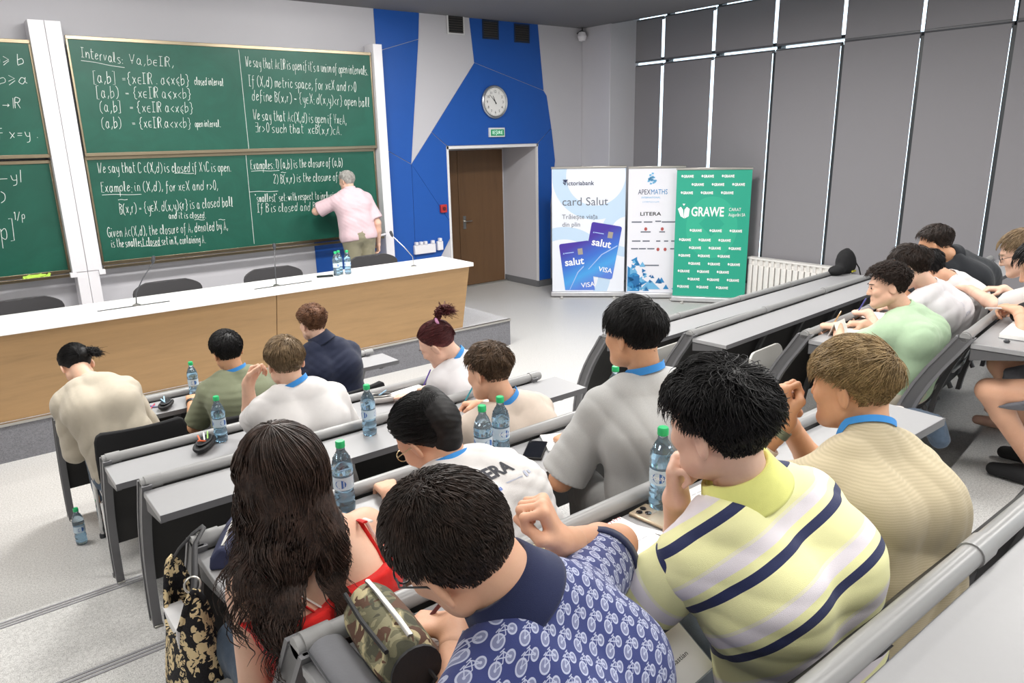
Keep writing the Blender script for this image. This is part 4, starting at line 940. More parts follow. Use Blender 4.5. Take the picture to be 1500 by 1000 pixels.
    if S.get('lanyard'):
        n = 28; ax = unit(hb-c7); x = unit(r-ax*(r @ ax)); y = np.cross(ax, x); rr = S.get('lr', .0665); pts = []
        for k in range(n):
            a = -pi/2+1.25*pi*(k/(n-1)-.5)
            p = c7+ax*S.get('lz', .035)+fb*.015+(x*cos(a)+y*sin(a))*rr; fr_ = sin(a); p = p-ax*.045*max(0, fr_+.3); pts.append(p)
        bw = S.get('lw', .011); V = []; 
        for i, p in enumerate(pts):
            rad = unit(p-(c7+fb*.015+ax*((p-c7) @ ax))); tg = unit(pts[min(i+1, n-1)]-pts[max(i-1, 0)]); b = unit(np.cross(tg, rad))
            V += [p+b*bw, p-b*bw, p+rad*.002-b*bw, p+rad*.002+b*bw]
        F = [(i*4+j, i*4+(j+1) % 4, i*4+4+(j+1) % 4, i*4+4+j) for i in range(n-1) for j in range(4)]
        fixnormals(np_mesh('lanyard', [(np.array(V), np.array(F))], BLUEBAND, root, smooth=40))
    if S.get('glasses'):
        m = MB(); gm = material(*S['glasses'])
        for s in (-1, 1):
            m.tube([toW((s*.031+.022*cos(a), .101, .004+.018*sin(a))) for a in [2*pi*k/18 for k in range(19)]], .0016, 6)
            m.tube([toW((s*.052, .099, .008)), toW((s*.074, .07, .01)), toW((s*.081, .0, .008)), toW((s*.08, -.02, -.006))], .0016, 6)
        m.tube([toW((-.01, .103, .007)), toW((.01, .103, .007))], .0016, 6); m.build('glasses', gm, root, smooth=60)
    return out
def band(P, at_, r, wd, m, name='wristband'):
    """a strap around the forearm; at_ = (arm index, fraction from elbow to wrist)"""
    Sx, E, T, a = P['arms'][at_[0]]; c = E+(T-E)*at_[1]; u = unit(T-E)
    x = unit(np.cross(u, (.3, .2, .9))); y = np.cross(u, x); mb = MB(); n = 24
    pr = [(-wd, r), (wd, r), (wd, r+.003), (-wd, r+.003)]
    V = [c+u*z+(x*cos(2*pi*j/n)+y*sin(2*pi*j/n))*q for z, q in pr for j in range(n)]
    F = [(i*n+j, i*n+(j+1) % n, ((i+1) % 4)*n+(j+1) % n, ((i+1) % 4)*n+j) for i in range(4) for j in range(n)]
    mb.add(V, F); return fixnormals(mb.build(name, m, P['root']))
def decal(P, text, size, m, at_, xd, yd, name='shirt_print', polys=None, sx=1., bold=0., kids=None):
    """letters pressed on the back of the shirt; at_ world position near the cloth"""
    root = P['root']; ob = P['shirt']; bv = BVHTree.FromPolygons([v.co for v in ob.data.vertices], [p.vertices for p in ob.data.polygons])
    M4 = frame(Vector(at_)-Vector(root.location), xd, yd)
    if polys:
        mb = MB()
        for q in polys: mb.add([(x, y, 0) for x, y in q], [tuple(range(len(q)))])
        o = mb.build(name, m, root, smooth=0)
    else: o = font_mesh(name, text, size, m, root, Matrix.Identity(4), 'LEFT', sx, 0, bold)
    nz = (M4.to_3x3() @ Vector((0, 0, 1))).normalized()
    for v in o.data.vertices:
        p = M4 @ Vector((v.co.x, v.co.y, 0)); h = bv.ray_cast(p+nz*.25, -nz)
        v.co = (h[0]+nz*.0025) if h[0] is not None else p
    return o

def on_back(P, u, v, lift=.004, ob='body'):
    """a point on the back surface: u to the right, v down from the neck base"""
    J = P['J']; o = P[ob]
    if 'bvh_'+ob not in P: P['bvh_'+ob] = BVHTree.FromPolygons([q.co for q in o.data.vertices], [p.vertices for p in o.data.polygons])
    a = Vector(J['c7']+J['r']*u-J['up']*v-J['f']*.4); h = P['bvh_'+ob].ray_cast(a, Vector(J['f']))
    return h[0]+h[1]*lift if h[0] is not None else a+Vector(J['f'])*.35
# ---------------------------------------------------------------- the people, front to back of the photo
SK1 = skinmat('skin_fair', 'dcae92'); SK2 = skinmat('skin_light', 'e0b8a0'); SK3 = skinmat('skin_tan', 'd0a07e'); SK4 = skinmat('skin_pale', 'e2bda9')
H_DB = hairmat('hair_dark_brown', '1a1310', '3a2c25'); H_BK = hairmat('hair_black', '0b0a0b', '1c1a1b'); H_BL = hairmat('hair_dark_blond', '665235', 'b0966c'); H_BR = hairmat('hair_brown', '33261c', '6b543f')
H_LB = hairmat('hair_light_brown', '584632', '937c5e'); H_CU = hairmat('hair_auburn_curls', '4a2f20', '8a6146'); H_RD = hairmat('hair_red_brown', '3a1719', '6b3436'); H_GR = hairmat('hair_grey', '8d8983', 'd8d6d2'); H_LONG = hairmat('hair_long_brown', '18110e', '4a3830', .38)
JEANS = cloth('blue_denim', '4b5a6c', var=.2, bs=500); JEANSG = cloth('grey_denim', '717a83', var=.18, bs=500); DARKT = cloth('dark_trousers', '2a2c33'); KHAKI = cloth('khaki_trousers', '8f8a74'); SHORTG = cloth('grey_shorts', '6f7178', var=.15); BEIGET = cloth('beige_trousers', 'c9c0ae')
WHITET = cloth('white_cotton', 'd6d3d2', var=.02); OFFW = cloth('white_cotton_cool', 'd4d2d5', var=.02)
def bikes(nb, vec, c):
    at = nb.n.new('ShaderNodeAttribute'); at.attribute_name = 'fabric'; sp = nb.n.new('ShaderNodeSeparateXYZ'); nb.l.new(at.outputs['Vector'], sp.inputs[0])
    U = nb.math('MULTIPLY', nb.math('MULTIPLY_ADD', sp.outputs[1], .35, sp.outputs[0]), 1.2); Vv = nb.math('MULTIPLY', sp.outputs[1], 1.2)
    row = nb.math('FLOOR', nb.math('DIVIDE', Vv, .027)); u = nb.math('FRACT', nb.math('ADD', nb.math('DIVIDE', U, .056), nb.math('MULTIPLY', row, .37))); v = nb.math('FRACT', nb.math('DIVIDE', Vv, .027))
    x = nb.math('MULTIPLY', u, .056); y = nb.math('MULTIPLY', v, .027)
    def dist(cx, cy): return nb.math('SQRT', nb.math('ADD', nb.math('POWER', nb.math('SUBTRACT', x, cx), 2), nb.math('POWER', nb.math('SUBTRACT', y, cy), 2)))
    def ring(cx, cy, r, wd=.0013): return nb.math('LESS_THAN', nb.math('ABSOLUTE', nb.math('SUBTRACT', dist(cx, cy), r)), wd)
    def disc(cx, cy, r): return nb.math('LESS_THAN', dist(cx, cy), r)
    def seg(ax, ay, bx, by, wd=.0008):
        dx, dy = bx-ax, by-ay; L2 = dx*dx+dy*dy
        t = nb.math('DIVIDE', nb.math('ADD', nb.math('MULTIPLY', nb.math('SUBTRACT', x, ax), dx), nb.math('MULTIPLY', nb.math('SUBTRACT', y, ay), dy)), L2, clamp=True)
        ex = nb.math('SUBTRACT', nb.math('SUBTRACT', x, ax), nb.math('MULTIPLY', t, dx)); ey = nb.math('SUBTRACT', nb.math('SUBTRACT', y, ay), nb.math('MULTIPLY', t, dy))
        return nb.math('LESS_THAN', nb.math('SQRT', nb.math('ADD', nb.math('POWER', ex, 2), nb.math('POWER', ey, 2))), wd)
    full = [ring(.0135, .016, .0095), ring(.0395, .0185, .0072), disc(.0135, .016, .0022), disc(.0395, .0185, .002), seg(.0135, .016, .022, .006), seg(.022, .006, .0395, .0185), seg(.022, .006, .034, .006), seg(.034, .006, .0265, .017), seg(.0265, .017, .0135, .016), seg(.033, .0035, .0395, .0185), seg(.030, .003, .036, .0035), seg(.019, .004, .025, .004)]
    m = full[0]
    for q in full[1:]: m = nb.math('MAXIMUM', m, q)
    half = nb.math('MAXIMUM', disc(.0135, .016, .0095), disc(.0395, .0185, .0072))
    c1 = nb.mix(nb.math('MULTIPLY', half, .45), c, hexc('a9afcb')); return nb.mix(m, c1, hexc('b4bad2'))
def stripes(nb, vec, c):
    at = nb.n.new('ShaderNodeAttribute'); at.attribute_name = 'fabric'; sp = nb.n.new('ShaderNodeSeparateXYZ'); nb.l.new(at.outputs['Vector'], sp.inputs[0])
    f = nb.math('FRACT', nb.math('DIVIDE', nb.math('ADD', sp.outputs[1], .03), .112)); r = nb.ramp(f, [(0, hexc('2b3257')), (.16, hexc('efeeb4')), (.60, hexc('ece9d0')), (.66, hexc('e6e0e6')), (.86, hexc('efeeb4'))])
    r.node.color_ramp.interpolation = 'CONSTANT'; return r
def rib(nb, vec, c):
    w = nb.n.new('ShaderNodeTexWave'); nb.l.new(vec, w.inputs[0]); w.bands_direction = 'Z'; w.inputs['Scale'].default_value = 60; w.inputs['Distortion'].default_value = 1.5
    return nb.mix(w.outputs[0], mul(c, .92), mul(c, 1.05))
def heather(nb, vec, c): return nb.mix(nb.noise(vec, 420, 3, .7), mul(c, .8), mul(c, 1.15))
BIKES = cloth('bicycle_print', '3a4378', build=bikes); STRIPES = cloth('striped_pique', 'efeeb4', build=stripes); RIBBED = cloth('ribbed_beige', 'c2b598', build=rib); HEATH = cloth('heather_grey', 'b4b4b3', build=heather)
NAVYC = cloth('navy_collar', '232a4c'); YELLC = cloth('yellow_collar', 'e8ea8e')
FL = lambda k: LV*k
def st(n, L, low, lift, wd, **k): return dict(n=n, length=L, lowlen=low, lift=lift, width=wd, **k)
# 1 bicycle shirt, nearest
p_bike = person(dict(label='person in navy shirt printed with bicycles, writing on a notepad, nearest the camera', hip=(.69, .63, FL(4)+.52), c7=(.60, .735, 1.63), hc=(.519, .803, 1.73), yaw=20, head=(14, 28, -24), hs=.96, floor=FL(4), w=.99, seed=3, vox=.0055, skin=SK1, bulge=.035,
    L=dict(hand=(.665, 1.04, 1.395), hint=(-0.4, -.15, -1), pose='pen', d=(-.55, .75, -.12), n=(.1, -.2, -1)), R=dict(hand=(.775, .865, 1.61), hint=(1, .3, -.5), pose='fist', d=(-.30, .15, .9), n=(-.75, .55, .2)),
    hair=dict(mat=H_DB, th=.013, thlow=.004, st=[st(5200, .030, .012, .42, .0010, whorl=(.005, -.035, .118), th=.013, noise=.3, fwd=.1)]), glasses=('glasses_black', '191a1e', .3), shirt=dict(mat=BIKES, collar=NAVYC, cuff=NAVYC, attr=True, sleeve=.62, amp=.004, g=.015), pants=dict(mat=JEANS, len=1.9), knees=((.47, 1.06, 1.13), (.72, 1.06, 1.13))))
# 2 striped polo
p_yel = person(dict(label='person with wavy black hair in a pale yellow polo shirt with navy stripes', hip=(1.27, .66, FL(4)+.54), c7=(1.11, .70, 1.645), hc=(1.065, .755, 1.785), hs=.90, yaw=-6, tilt=.10, head=(4, 6, -4), floor=FL(4), w=1.05, seed=5, vox=.0055, skin=SK4, bulge=.05,
    L=dict(hand=(1.08, 1.05, 1.385), hint=(-1, 0, -.9), pose='relax', d=(.6, .7, 0), n=(0, 0, -1)), R=dict(hand=(1.055, .835, 1.61), hint=(.5, .5, -1), pose='fist', d=(-.12, -.02, 1), n=(.45, -.9, 0)),
    hair=dict(mat=H_BK, th=.024, thlow=.003, lump=.006, st=[st(4600, .085, .010, .15, .0013, whorl=(.0, -.06, .12), th=.019, noise=.55, wave=.75, wavef=55, fwd=.25), st(1800, .065, .018, .2, .0012, whorl=(.0, -.06, .12), th=.020, noise=.4, wave=.4, wavef=70)]),
    shirt=dict(mat=STRIPES, collar=YELLC, cuff=YELLC, attr=True, sleeve=.66, amp=.004, g=.016, soff=.075), pants=dict(mat=JEANSG, len=1.9), knees=((1.02, 1.02, 1.12), (1.3, 1.06, 1.13))))
# 3 blond in ribbed beige
p_blo = person(dict(label='person with dark blond hair in a ribbed beige shirt, hands clasped at the mouth', hip=(1.59, .63, FL(4)+.54), c7=(1.625, .73, 1.60), hc=(1.665, .81, 1.71), yaw=-20, tilt=-.03, head=(3, 6, 0), floor=FL(4), w=.90, hs=.91, seed=8, vox=.006, skin=SK3, bulge=.045,
    L=dict(hand=(1.595, .935, 1.60), hint=(-.5, .6, -1), pose='fist', d=(.05, .25, .75), n=(.9, -.3, .1)), R=dict(hand=(1.665, .985, 1.585), hint=(.6, .6, -1), pose='chin', d=(-.30, -.15, .75), n=(-.9, -.2, .1)),
    hair=dict(mat=H_BL, th=.016, thlow=.002, st=[st(4200, .085, .008, .25, .0012, whorl=(.03, -.085, .075), th=.015, noise=.3, fwd=.35), st(1500, .07, .014, .4, .0011, whorl=(.03, -.085, .075), th=.015, noise=.5, fwd=.5)]),
    lanyard=True, lw=.008, shirt=dict(mat=RIBBED, rib=RIBBED, sleeve=.72, amp=.006, g=.017, hem=.06), pants=dict(mat=JEANSG, len=1.9)))
# 4 grey T-shirt
p_gry = person(dict(label='person with straight black hair in a heather grey T-shirt and blue lanyard', hip=(1.78, 1.46, FL(3)+.54), c7=(1.745, 1.51, 1.525), hc=(1.735, 1.575, 1.675), yaw=-24, head=(4, 4, 0), floor=FL(3), w=1.04, seed=11, vox=.006, skin=SK3, bulge=.03,
    L=dict(hand=(1.70, 1.84, 1.225), hint=(-.8, -.4, -.5), pose='relax', d=(.35, .8, -.1), n=(.3, 0, -1)), R=dict(hand=(2.0, 1.75, 1.22), hint=(.8, -.3, -.5), pose='relax', d=(-.3, .8, 0)),
    hair=dict(mat=H_BK, th=.016, thlow=.005, st=[st(3600, .085, .02, .18, .0012, whorl=(.02, -.06, .10), th=.016, noise=.22, fwd=.2), st(900, .07, .02, .4, .0012, whorl=(.02, -.06, .10), th=.016, noise=.45)]),
    lanyard=True, lw=.012, lz=.048, shirt=dict(mat=HEATH, rib=HEATH, neck=.070, nlow=.02, sleeve=.92, flare=.014, amp=.010, g=.020, hem=.08), pants=dict(mat=cloth('grey_sweat', '9d9d9c'), len=1.9)))
# 5 long haired girl
def long_hair(J, HF, hc, hs):
    rs = np.random.RandomState(5); r, up, fb, c7 = J['r'], J['up'], J['f'], J['c7']
    toW = lambda p: hc+(np.asarray(p)*hs) @ HF
    a = hc+up*.0-fb*.015; b = c7-fb*.035; c = b-up*.075
    o = [C_(a, b, .082, .062, .03), C_(a-r*.015, b-r*.06+up*.03, .070, .034, .04), C_(a-r*.005, b-r*.01+up*.03, .068, .030, .04)]
    face, fc2 = toW((0, .115, -.03)), toW((0, .06, -.12)); bvt = torso_ops(J, .012)
    fn = lambda P: np.maximum(evalops(o, P)+folds(P, .010, 4, 80), -cone(P, face, fc2, .085, .09))
    parts = [grid_mesh(fn, *bounds(o), .007)]
    n = 3000; u = rs.normal(size=(n*4, 3)); u /= np.linalg.norm(u, axis=1)[:, None]; az = np.abs(np.arctan2(u[:, 0], u[:, 1])); u = u[(u[:, 2] > hairline(az, 'long')+.05)][:n]; n = len(u)
    p = toW(CRC+u*CRR*1.12); K = 24; NC = 46; cc = u[rs.randint(0, n, NC)]; cl = np.argmax(u @ cc.T, 1); cph = rs.rand(NC)*6.28; cof = rs.normal(size=(NC, 3))*.09-r[None]*.01; cL = np.where(rs.rand(NC) < .58, rs.uniform(.19, .26, NC), rs.uniform(.34, .46, NC)); tgt = np.where((cc[:, 0] < .0), -.155, -.012)+rs.normal(size=NC)*.014
    L = cL[cl]*rs.uniform(.85, 1.1, n); ph = rs.normal(size=n); out = [p.copy()]; jit = rs.normal(size=(n, 3))*.04; wh = toW((0, -.03, .14)); fr = rs.uniform(50, 68, NC)[cl]
    for j in range(1, K):
        seg = (L/(K-1))[:, None]; t = j/(K-1); q = ((p-hc) @ HF.T)/hs; nr = (q-CRC)/CRR**2; nr /= np.linalg.norm(nr, axis=1)[:, None]; nw = nr @ HF
        rad = p-wh; rad -= nw*np.einsum('ij,ij->i', rad, nw)[:, None]; rad /= np.linalg.norm(rad, axis=1)[:, None]+1e-6
        on = np.clip((q[:, 2:3]+.06)/.10, 0, 1); sr = np.clip(((p-hc) @ r+.02)/.08, 0, 1)[:, None]; g = (np.array([0, 0, -1.])-r[None]*.25*sr-fb[None]*.2*sr+cof[cl]*(.2+t)+jit)*(1-on)+(rad+jit*.6)*on
        w_ = .08+.95*max(0, t-.28); g = g+(r[None]*((tgt[cl]-(p-c7) @ r)*14*np.clip(t-.22, 0, .5))[:, None])*(1-on)
        g += w_*(r[None]*np.sin(fr*L*t+cph[cl]+.14*ph)[:, None]-fb[None]*np.cos(fr*L*t+cph[cl]+.14*ph)[:, None]); g /= np.linalg.norm(g, axis=1)[:, None]; p = p+g*seg
        for fnn, mrg in ((lambda P: evalops(o, P), .004), (lambda P: evalops(bvt, P), .010)):
            pf = p.astype(np.float32); d = fnn(pf); m = d < mrg
            if m.any():
                e = .004; pm = pf[m]; gr = np.stack([fnn(pm+np.eye(3, dtype=np.float32)[k]*e)-d[m] for k in range(3)], 1); gr /= np.linalg.norm(gr, axis=1)[:, None]+1e-9; p[m] += gr*(mrg-d[m])[:, None]*.9
        out.append(p.copy())
    parts.append(strand_tubes(np.stack(out, 1), rs.uniform(.0012, .0026, n), .3)); return parts
REDC = cloth('red_top', 'd3231f', bs=700)
p_grl = person(dict(label='person with long wavy dark brown hair in a red strappy top', hip=(.62, 1.44, FL(3)+.54), c7=(.535, 1.43, 1.475), hc=(.515, 1.48, 1.60), yaw=2, tilt=.14, head=(12, 12, -8), floor=FL(3), w=.94, sw=.155, seed=13, vox=.006, skin=SK2, bulge=.03,
    L=dict(hand=(.52, 1.66, 1.24), hint=(0, .15, -1), pose='relax', d=(.3, .8, 0)), R=dict(hand=(.80, 1.80, 1.22), hint=(.8, -.2, -.6), pose='relax', d=(-.2, .9, 0)),
    hair=dict(mat=H_LONG, kind='long', th=.014, thlow=.012, extra=long_hair), shirt=None, pants=dict(mat=JEANS, len=1.9)))
# 6 LITERA shirt
def bun(J, HF, hc, hs):
    toW = lambda p: hc+(np.asarray(p)*hs) @ HF
    o = [E_((0, -.105, .035), (.058, .045, .06), None, .02), E_((.025, -.10, .075), (.035, .03, .05), None, .02), C_((0, -.06, -.04), (0, -.10, .0), .05, .045, .03)]
    fn = lambda P: evalops(o, P)+folds(P, .004, 9, 90)
    V, F = grid_mesh(fn, *bounds(o), .005); q, w = strands(700, 3, 'up', .05, .8, .001, whorl=(0, -.11, .06), th=.02)
    V2, F2 = strand_tubes(np.stack([np.array([.0, -.10, .05])+x*np.array([.055, .043, .06])*(1.0+.05*np.sin(6*k)) for k in np.linspace(0, 2.4, 9) for x in [np.stack([np.cos(k+np.arange(240)*.7)*np.cos(np.arange(240)*1.3), np.sin(np.arange(240)*1.3), np.sin(k+np.arange(240)*.7)*np.cos(np.arange(240)*1.3)], 1)]], 1), np.full(240, .0012))
    return [(toW(V), F), (toW(V2), F2)]
p_lit = person(dict(label='person with black hair in a bun and white T-shirt lettered across the back', hip=(1.22, 1.46, FL(3)+.54), c7=(1.05, 1.62, 1.405), hc=(1.02, 1.705, 1.475), yaw=4, tilt=.06, head=(18, 40, -10), floor=FL(3), w=1.0, seed=17, vox=.0065, skin=SK1, bulge=.055,
    L=dict(hand=(1.0, 1.90, 1.225), hint=(-0.4, -.15, -1), pose='relax', d=(.2, .9, 0)), R=dict(hand=(1.38, 1.88, 1.22), hint=(0.4, -.15, -1), pose='relax', d=(-.4, .9, 0)),
    hair=dict(mat=H_BK, kind='short', th=.016, thlow=.010, st=[st(2600, .11, .08, .03, .0012, whorl=(.0, .09, .09), th=.017, noise=.1, droop=-.1)], extra=bun), lanyard=True, lz=.02, glasses=('glasses_gold', 'c7b48a', .25, 1.), shirt=dict(mat=WHITET, rib=WHITET, sleeve=.7, amp=.007, g=.017, hem=.05), pants=dict(mat=SHORTG, len=.8)))
# 7 beige shirt, third row
p_b3 = person(dict(label='person with brown hair and blue lanyard in a beige T-shirt, writing in the third row', hip=(1.80, 2.33, FL(2)+.54), c7=(1.755, 2.265, 1.235), hc=(1.70, 2.325, 1.375), yaw=-6, tilt=.05, head=(12, 12, 4), floor=FL(2), w=1.04, seed=19, vox=.007, skin=SK1, bulge=.05,
    L=dict(hand=(1.61, 2.70, 1.075), hint=(-0.4, -.15, -1), pose='flat', d=(-.1, 1, -.05)), R=dict(hand=(1.93, 2.70, 1.08), hint=(0.4, -.15, -1), pose='pen', d=(-.45, .8, -.1), n=(-.2, -.1, -1)),
    hair=dict(mat=H_BR, th=.018, thlow=.004, st=[st(2600, .060, .010, .35, .0015, whorl=(.0, -.06, .10), th=.018, noise=.45, wave=.3, wavef=60, fwd=.2)]), lanyard=True, lw=.012, shirt=dict(mat=cloth('beige_cotton', 'c8b9ac'), rib=cloth('beige_cotton', 'c8b9ac'), sleeve=.8, amp=.006, g=.018), pants=dict(mat=DARKT)))
# 8 white T-shirt, second row
p_w5 = person(dict(label='person with short light brown hair in a white T-shirt, hand raised to the chin', hip=(1.24, 3.10, FL(1)+.54), c7=(1.19, 3.09, 1.22), hc=(1.165, 3.15, 1.34), hs=.92, yaw=-6, head=(-2, 6, 0), floor=FL(1), w=1.04, seed=23, vox=.007, skin=SK2, bulge=.03,
    L=dict(hand=(1.03, 3.28, 1.23), hint=(.1, 1, -.9), pose='chin', d=(.45, .0, .7), n=(.5, -.8, 0)), R=dict(hand=(1.42, 3.35, .93), hint=(0.4, -.15, -1), pose='relax', d=(-.3, .9, 0)),
    hair=dict(mat=H_LB, th=.020, thlow=.005, st=[st(2400, .06, .014, .2, .0017, whorl=(.01, -.05, .105), th=.020, noise=.2)]), lanyard=True, lw=.012, shirt=dict(mat=WHITET, rib=WHITET, sleeve=.75, amp=.005, g=.018), pants=dict(mat=DARKT)))
# 9 red-brown ponytail
def pony(J, HF, hc, hs):
    toW = lambda p: hc+(np.asarray(p)*hs) @ HF; rs = np.random.RandomState(2); n = 160
    t = np.linspace(0, 1, 8); Q = np.stack([np.stack([rs.normal(size=n)*.012*(.4+k*1.2)+k*k*.02, -.075-.11*k+rs.normal(size=n)*.01*(.5+k), .105+.05*np.sin(k*2.6)-.02*k*k+rs.normal(size=n)*.012*(.5+k)], 1) for k in t], 1)
    V, F = strand_tubes(Q, np.full(n, .0032)); return [(toW(V), F)]
p_red = person(dict(label='person with red-brown ponytail in a white T-shirt writing in the second row', hip=(2.2, 3.02, FL(1)+.54), c7=(2.06, 3.06, 1.185), hc=(1.965, 3.13, 1.275), yaw=5, tilt=.05, head=(38, 32, -6), floor=FL(1), w=.96, seed=29, vox=.007, skin=SK4, bulge=.05, face=True,
    L=dict(hand=(1.94, 3.36, .93), hint=(-0.4, -.15, -1), pose='flat', d=(-.4, .8, -.05)), R=dict(hand=(2.10, 3.40, .945), hint=(0.4, -.15, -1), pose='pen', d=(-.6, .5, -.1), n=(-.3, 0, -1)),
    hair=dict(mat=H_RD, kind='up', th=.010, thlow=.008, st=[st(1500, .10, .09, .03, .0016, whorl=(.0, .10, .06), th=.012, noise=.08, droop=-.2)], extra=pony), lanyard=True, shirt=dict(mat=OFFW, rib=OFFW, sleeve=.8, amp=.006, g=.018), pants=dict(mat=DARKT)))
MB().tube([tuple(Vector(v)) for v in [np.asarray((1.965, 3.13, 1.275))-np.asarray((2.2, 3.02, FL(1)+.54))+np.array((cos(a)*.022, -.083, .098+sin(a)*.022)) @ head_frame(38, 32, -6) for a in [2*pi*k/16 for k in range(17)]]], .008, 8).build('hair_tie', material('hair_tie_pink', 'c98fb4', .8), p_red['root'], smooth=60)
# 10-12 the first row
p_oli = person(dict(label='person with short black hair in an olive T-shirt in the front row', hip=(1.29, 4.22, .56), c7=(1.275, 4.23, 1.0), hc=(1.25, 4.285, 1.13), yaw=-5, head=(5, 8, -4), floor=0, w=1.05, seed=31, vox=.008, skin=SK3, bulge=.04,
    L=dict(hand=(1.10, 4.62, .775), hint=(-0.4, -.15, -1), pose='relax', d=(.3, .9, 0)), R=dict(hand=(1.45, 4.62, .775), hint=(0.4, -.15, -1), pose='relax', d=(-.3, .9, 0)),
    hair=dict(mat=H_BK, th=.024, thlow=.010, st=[st(1500, .04, .018, .35, .002, th=.024, noise=.3)]), lanyard=True, shirt=dict(mat=cloth('olive_cotton', '797e66'), rib=cloth('olive_cotton', '797e66'), sleeve=.85, amp=.006, g=.018), pants=dict(mat=DARKT)))
p_nav = person(dict(label='person with short curly auburn hair in a dark navy T-shirt in the front row', hip=(1.88, 4.20, .56), c7=(1.825, 4.225, 1.075), hc=(1.785, 4.285, 1.205), hs=.89, yaw=-4, head=(10, 6, 0), floor=0, w=1.06, seed=37, vox=.008, skin=SK4, bulge=.03,
    L=dict(hand=(1.70, 4.6, .78), hint=(-0.4, -.15, -1), pose='relax', d=(.3, .9, 0)), R=dict(hand=(2.0, 4.63, .79), hint=(0.4, -.15, -1), pose='relax', d=(-.8, .5, 0)),
    hair=dict(mat=H_CU, th=.026, thlow=.005, lump=.006, st=[st(1500, .06, .012, .8, .0018, th=.02, noise=.5, curl=1.2)]), shirt=dict(mat=cloth('navy_cotton', '1d2338'), collar=cloth('navy_cotton', '1d2338'), sleeve=.75, amp=.005, g=.016), pants=dict(mat=DARKT)))
def tail(J, HF, hc, hs):
    toW = lambda p: hc+(np.asarray(p)*hs) @ HF; rs = np.random.RandomState(6); n = 170
    Q = np.stack([np.stack([.03+.085*k+rs.normal(size=n)*.012*(.4+k), -.10-.005*k+rs.normal(size=n)*.01, .03-.035*k*k+rs.normal(size=n)*.014*(.5+k)], 1) for k in np.linspace(0, 1, 7)], 1)
    o = [E_((.02, -.10, .03), (.045, .03, .04), None, .01)]; V0, F0 = grid_mesh(lambda P: evalops(o, P)+folds(P, .004, 2, 90), *bounds(o), .006)
    V, F = strand_tubes(Q, np.full(n, .003)); return [(toW(V), F), (toW(V0), F0)]
p_p2 = person(dict(label='person in a long-sleeved cream shirt with tied dark hair, bent over at the far left', hip=(.67, 4.38, .56), c7=(.565, 4.54, 1.03), hc=(.535, 4.675, 1.10), yaw=-3, tilt=.06, head=(6, 48, 0), floor=0, w=1.02, seed=41, vox=.0075, skin=SK2, bulge=.05,
    L=dict(hand=(.50, 4.74, .78), hint=(-.1, -.4, -1), pose='relax', d=(.5, .8, 0)), R=dict(hand=(.70, 4.74, .79), hint=(.5, -.6, -.6), pose='pen', d=(-.5, .7, 0)),
    hair=dict(mat=H_BK, th=.016, thlow=.010, st=[st(1500, .11, .07, .03, .0017, whorl=(.0, .10, .08), th=.016, noise=.1, droop=-.1)], extra=tail), shirt=dict(mat=cloth('cream_cotton', 'b3aa9a'), rib=cloth('cream_cotton', 'b3aa9a'), sleeve=1.92, amp=.008, g=.02, hem=.06), pants=dict(mat=JEANS), shoe=material('sneaker_grey', '56585c', .7)))
# 13-18 right block
p_grn = person(dict(label='person with curly dark hair in a mint green T-shirt, face turned to the left', hip=(3.93, 1.64, FL(3)+.53), c7=(3.895, 1.65, 1.39), hc=(3.83, 1.74, 1.515), hs=.88, yaw=2, head=(38, 8, 6), floor=FL(3), w=.95, seed=43, vox=.0075, skin=SK2, bulge=.06, face=True, hvox=.004,
    L=dict(hand=(3.93, 2.03, 1.235), hint=(-.8, .1, -.8), pose='pen', d=(-.3, .8, -.05), n=(0, 0, -1)), R=dict(hand=(4.15, 1.98, 1.22), hint=(0.4, -.15, -1), pose='relax', d=(-.5, .7, 0)),
    knees=((3.85, 1.97, .96), (4.02, 2.0, .97)), hair=dict(mat=H_DB, th=.032, thlow=.006, lump=.008, st=[st(1800, .07, .012, .7, .0018, th=.028, noise=.5, curl=1.0, fwd=.3)]), shirt=dict(mat=cloth('mint_cotton', 'b4cfae'), rib=cloth('mint_cotton', 'b4cfae'), sleeve=.85, amp=.007, g=.02, hem=.08), pants=dict(mat=BEIGET)))
p_w1 = person(dict(label='person with thick dark brown hair in a white T-shirt beside the mint green shirt', hip=(4.52, 1.77, FL(3)+.53), c7=(4.41, 1.74, 1.42), hc=(4.325, 1.85, 1.535), yaw=3, head=(15, 22, 4), floor=FL(3), w=1.05, seed=47, vox=.0085, skin=SK4, bulge=.06,
    L=dict(hand=(4.36, 2.07, 1.235), hint=(-0.4, -.15, -1), pose='pen', d=(-.3, .8, -.05)), R=dict(hand=(4.7, 2.05, 1.22), hint=(0.4, -.15, -1), pose='relax', d=(-.5, .7, 0)),
    hair=dict(mat=H_DB, th=.030, thlow=.010, lump=.005, st=[st(1500, .07, .02, .4, .002, th=.028, noise=.4, wave=.3)]), shirt=dict(mat=OFFW, rib=OFFW, sleeve=.85, amp=.007, g=.018, hem=.08), pants=dict(mat=DARKT)))
